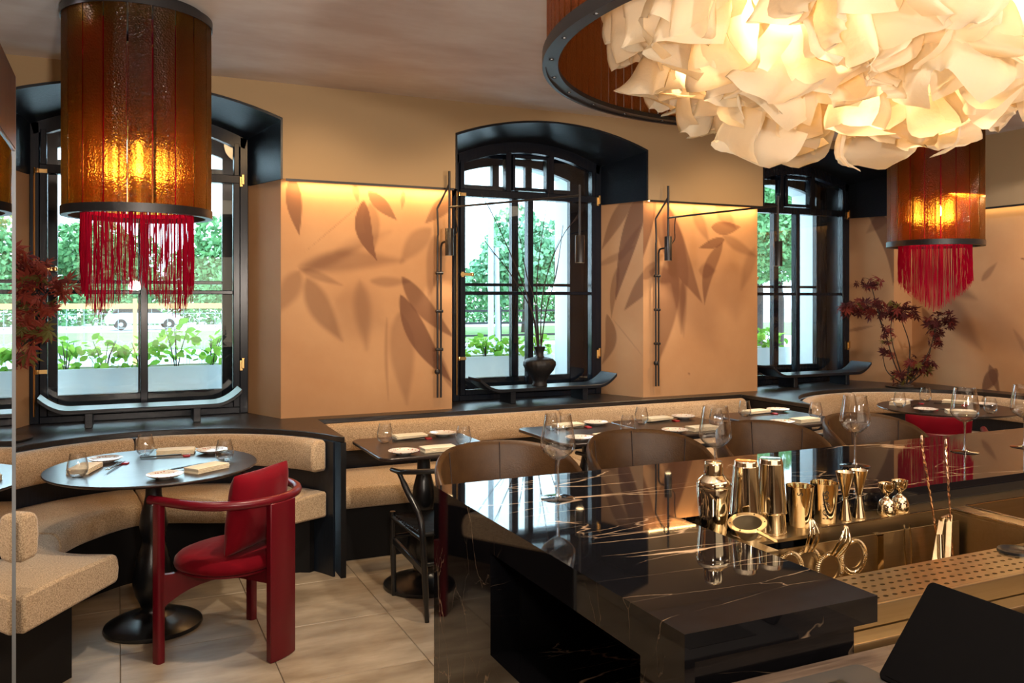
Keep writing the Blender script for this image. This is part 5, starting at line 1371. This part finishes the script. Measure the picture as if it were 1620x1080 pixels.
def car(label, loc, rz, mat):
    t = thing('parked_car', label, 'car', loc, rz, 'cars parked on the street')
    body = [(-2.1, .35), (-2.15, .75), (-1.9, .95), (-1.3, 1.02), (1.0, 1.0), (1.9, .88), (2.15, .70), (2.15, .35)]
    mk('body', G().prism(body, -.85, .85, 'y'), mat, t, smooth=30, bevel=.08, seg=2)
    mk('cabin', G().loft([[(x, -y, z) for x, y, z in ((-1.75, .78, 1.0), (-1.25, .66, 1.48), (.25, .66, 1.50), (1.05, .78, 1.0))], [(x, y, z) for x, y, z in ((-1.75, .78, 1.0), (-1.25, .66, 1.48), (.25, .66, 1.50), (1.05, .78, 1.0))]]), M['tyre'], t, smooth=30, bevel=.05)
    mk('roof', G().box(-1.25, -.64, 1.47, .25, .64, 1.53), mat, t, smooth=30, bevel=.02)
    for sx in (-1.3, 1.35):
        for sy in (-1, 1):
            w_ = mk('wheel', G().lathe([(0, -.1), (.20, -.1), (.32, -.09), (.33, 0), (.32, .09), (.20, .1), (0, .1)], 20), M['tyre'], t, (sx, sy * .78, .33), (pi / 2, 0, 0), smooth=40)
            mk('hub_cap', G().lathe([(0, .105), (.13, .103), (.13, .095)], 12), M['pole'], w_, (0, 0, 0) if sy < 0 else (0, 0, -.2), smooth=40)
car('silver car parked on the street beyond the first window', (1.4, 56, -.27), .05, M['car'])
car('white car parked farther along the street beyond the first window', (-5.8, 59, -.27), 0.02, M['car2'])
# trees: branching trunk, crown of lumpy foliage masses with leaf tufts
def tree(label, loc, r, zc, seed, mat, name='street_tree', fine=1):
    t = thing(name, label, 'tree', loc, 0, 'trees across the street'); rn = random.Random(seed)
    mk('trunk', G().tube([(0, 0, 0), (.1, 0, zc * .5), (0, .1, zc)], [.22, .16, .08], 8), M['bark'], t, smooth=60)
    V = []; F = []; rnd = np.random.RandomState(seed)
    cs = [(0, 0, zc, r * .72)] + [(r * .62 * math.cos(a), r * .62 * math.sin(a), zc + rn.uniform(-.35, .45) * r, r * rn.uniform(.38, .55)) for a in [2 * pi * i / 8 + rn.uniform(-.3, .3) for i in range(8)]] + [(rn.uniform(-.3, .3) * r, rn.uniform(-.3, .3) * r, zc + .62 * r, r * .42)]
    for cx, cy_, cz, cr in cs:
        n = int(420 * (cr / r) ** 2 * 4 * fine ** 2)
        for i in range(n):
            q = rnd.normal(size=3); q /= np.linalg.norm(q); q *= cr * rnd.uniform(.80, 1.06); q[2] *= .85
            u = rnd.normal(size=3); u /= np.linalg.norm(u); v = np.cross(u, rnd.normal(size=3)); v /= np.linalg.norm(v); s_ = r * rnd.uniform(.05, .10) / fine
            p = np.array((cx, cy_, cz)) + q; b = len(V); V += [tuple(p - u * s_), tuple(p + v * s_ * .6), tuple(p + u * s_), tuple(p - v * s_ * .6)]; F.append((b, b + 1, b + 2, b + 3))
    g = G(); g.v = V; g.f = F
    mk('crown', g, mat, t, smooth=0, recalc=False)
TREES = [((20.5, 42.5), 3.0, 3.7, 'big pale green tree behind the pole, middle window', 'tree2'), ((15.6, 43), 1.7, 2.2, 'low pale tree at the left of the middle window', 'tree2'),
         ((-10.5, 74), 5.2, 4.6, 'tree at the far left beyond the first window', 'tree'), ((-1.0, 78), 4.6, 3.6, 'tree behind the fringe beyond the first window', 'tree'), ((8.8, 76), 4.9, 4.0, 'tree right of the fringe beyond the first window', 'tree'),
         ((18.2, 80), 4.6, 4.0, 'tree at the right edge of the first window view', 'tree2'), ((17.4, 19.2), 2.2, 3.4, 'dense dark tree outside the third window', 'tree'), ((23.5, 27), 2.6, 4.2, 'second dark tree farther outside the third window', 'tree'), ((30, 49), 3.4, 2.8, 'distant tree right of the big pale tree', 'tree2')]
for k, ((x, y), r, zc, lab, m_) in enumerate(TREES): tree('leafy green ' + lab, (x, y, -.30), r, zc + .3, 60 + k, M[m_], fine=2.2 if k in (6, 7) else 1.25)
def hedge(label, x0, x1, y, h, seed):
    rnd = np.random.RandomState(seed); n = int((x1 - x0) * 260); V = []; F = []
    P = np.stack([rnd.uniform(x0, x1, n), y + rnd.uniform(-.6, .6, n), -.3 + h * rnd.uniform(0, 1, n) ** .8], 1)
    for p in P:
        u = rnd.normal(size=3); u /= np.linalg.norm(u); v = np.cross(u, rnd.normal(size=3)); v /= np.linalg.norm(v); s_ = rnd.uniform(.12, .26); b = len(V)
        V += [tuple(p - u * s_), tuple(p + v * s_ * .6), tuple(p + u * s_), tuple(p - v * s_ * .6)]; F.append((b, b + 1, b + 2, b + 3))
    g = G(); g.v = V; g.f = F; tag(mk('hedge', g, M['tree'], smooth=0, recalc=False), label, 'hedge')
hedge('clipped green hedge across the street beyond the first window', -22, 20, 66, 3.0, 5)
hedge('green hedge far beyond the middle window', 21, 48, 60, 2.2, 6)
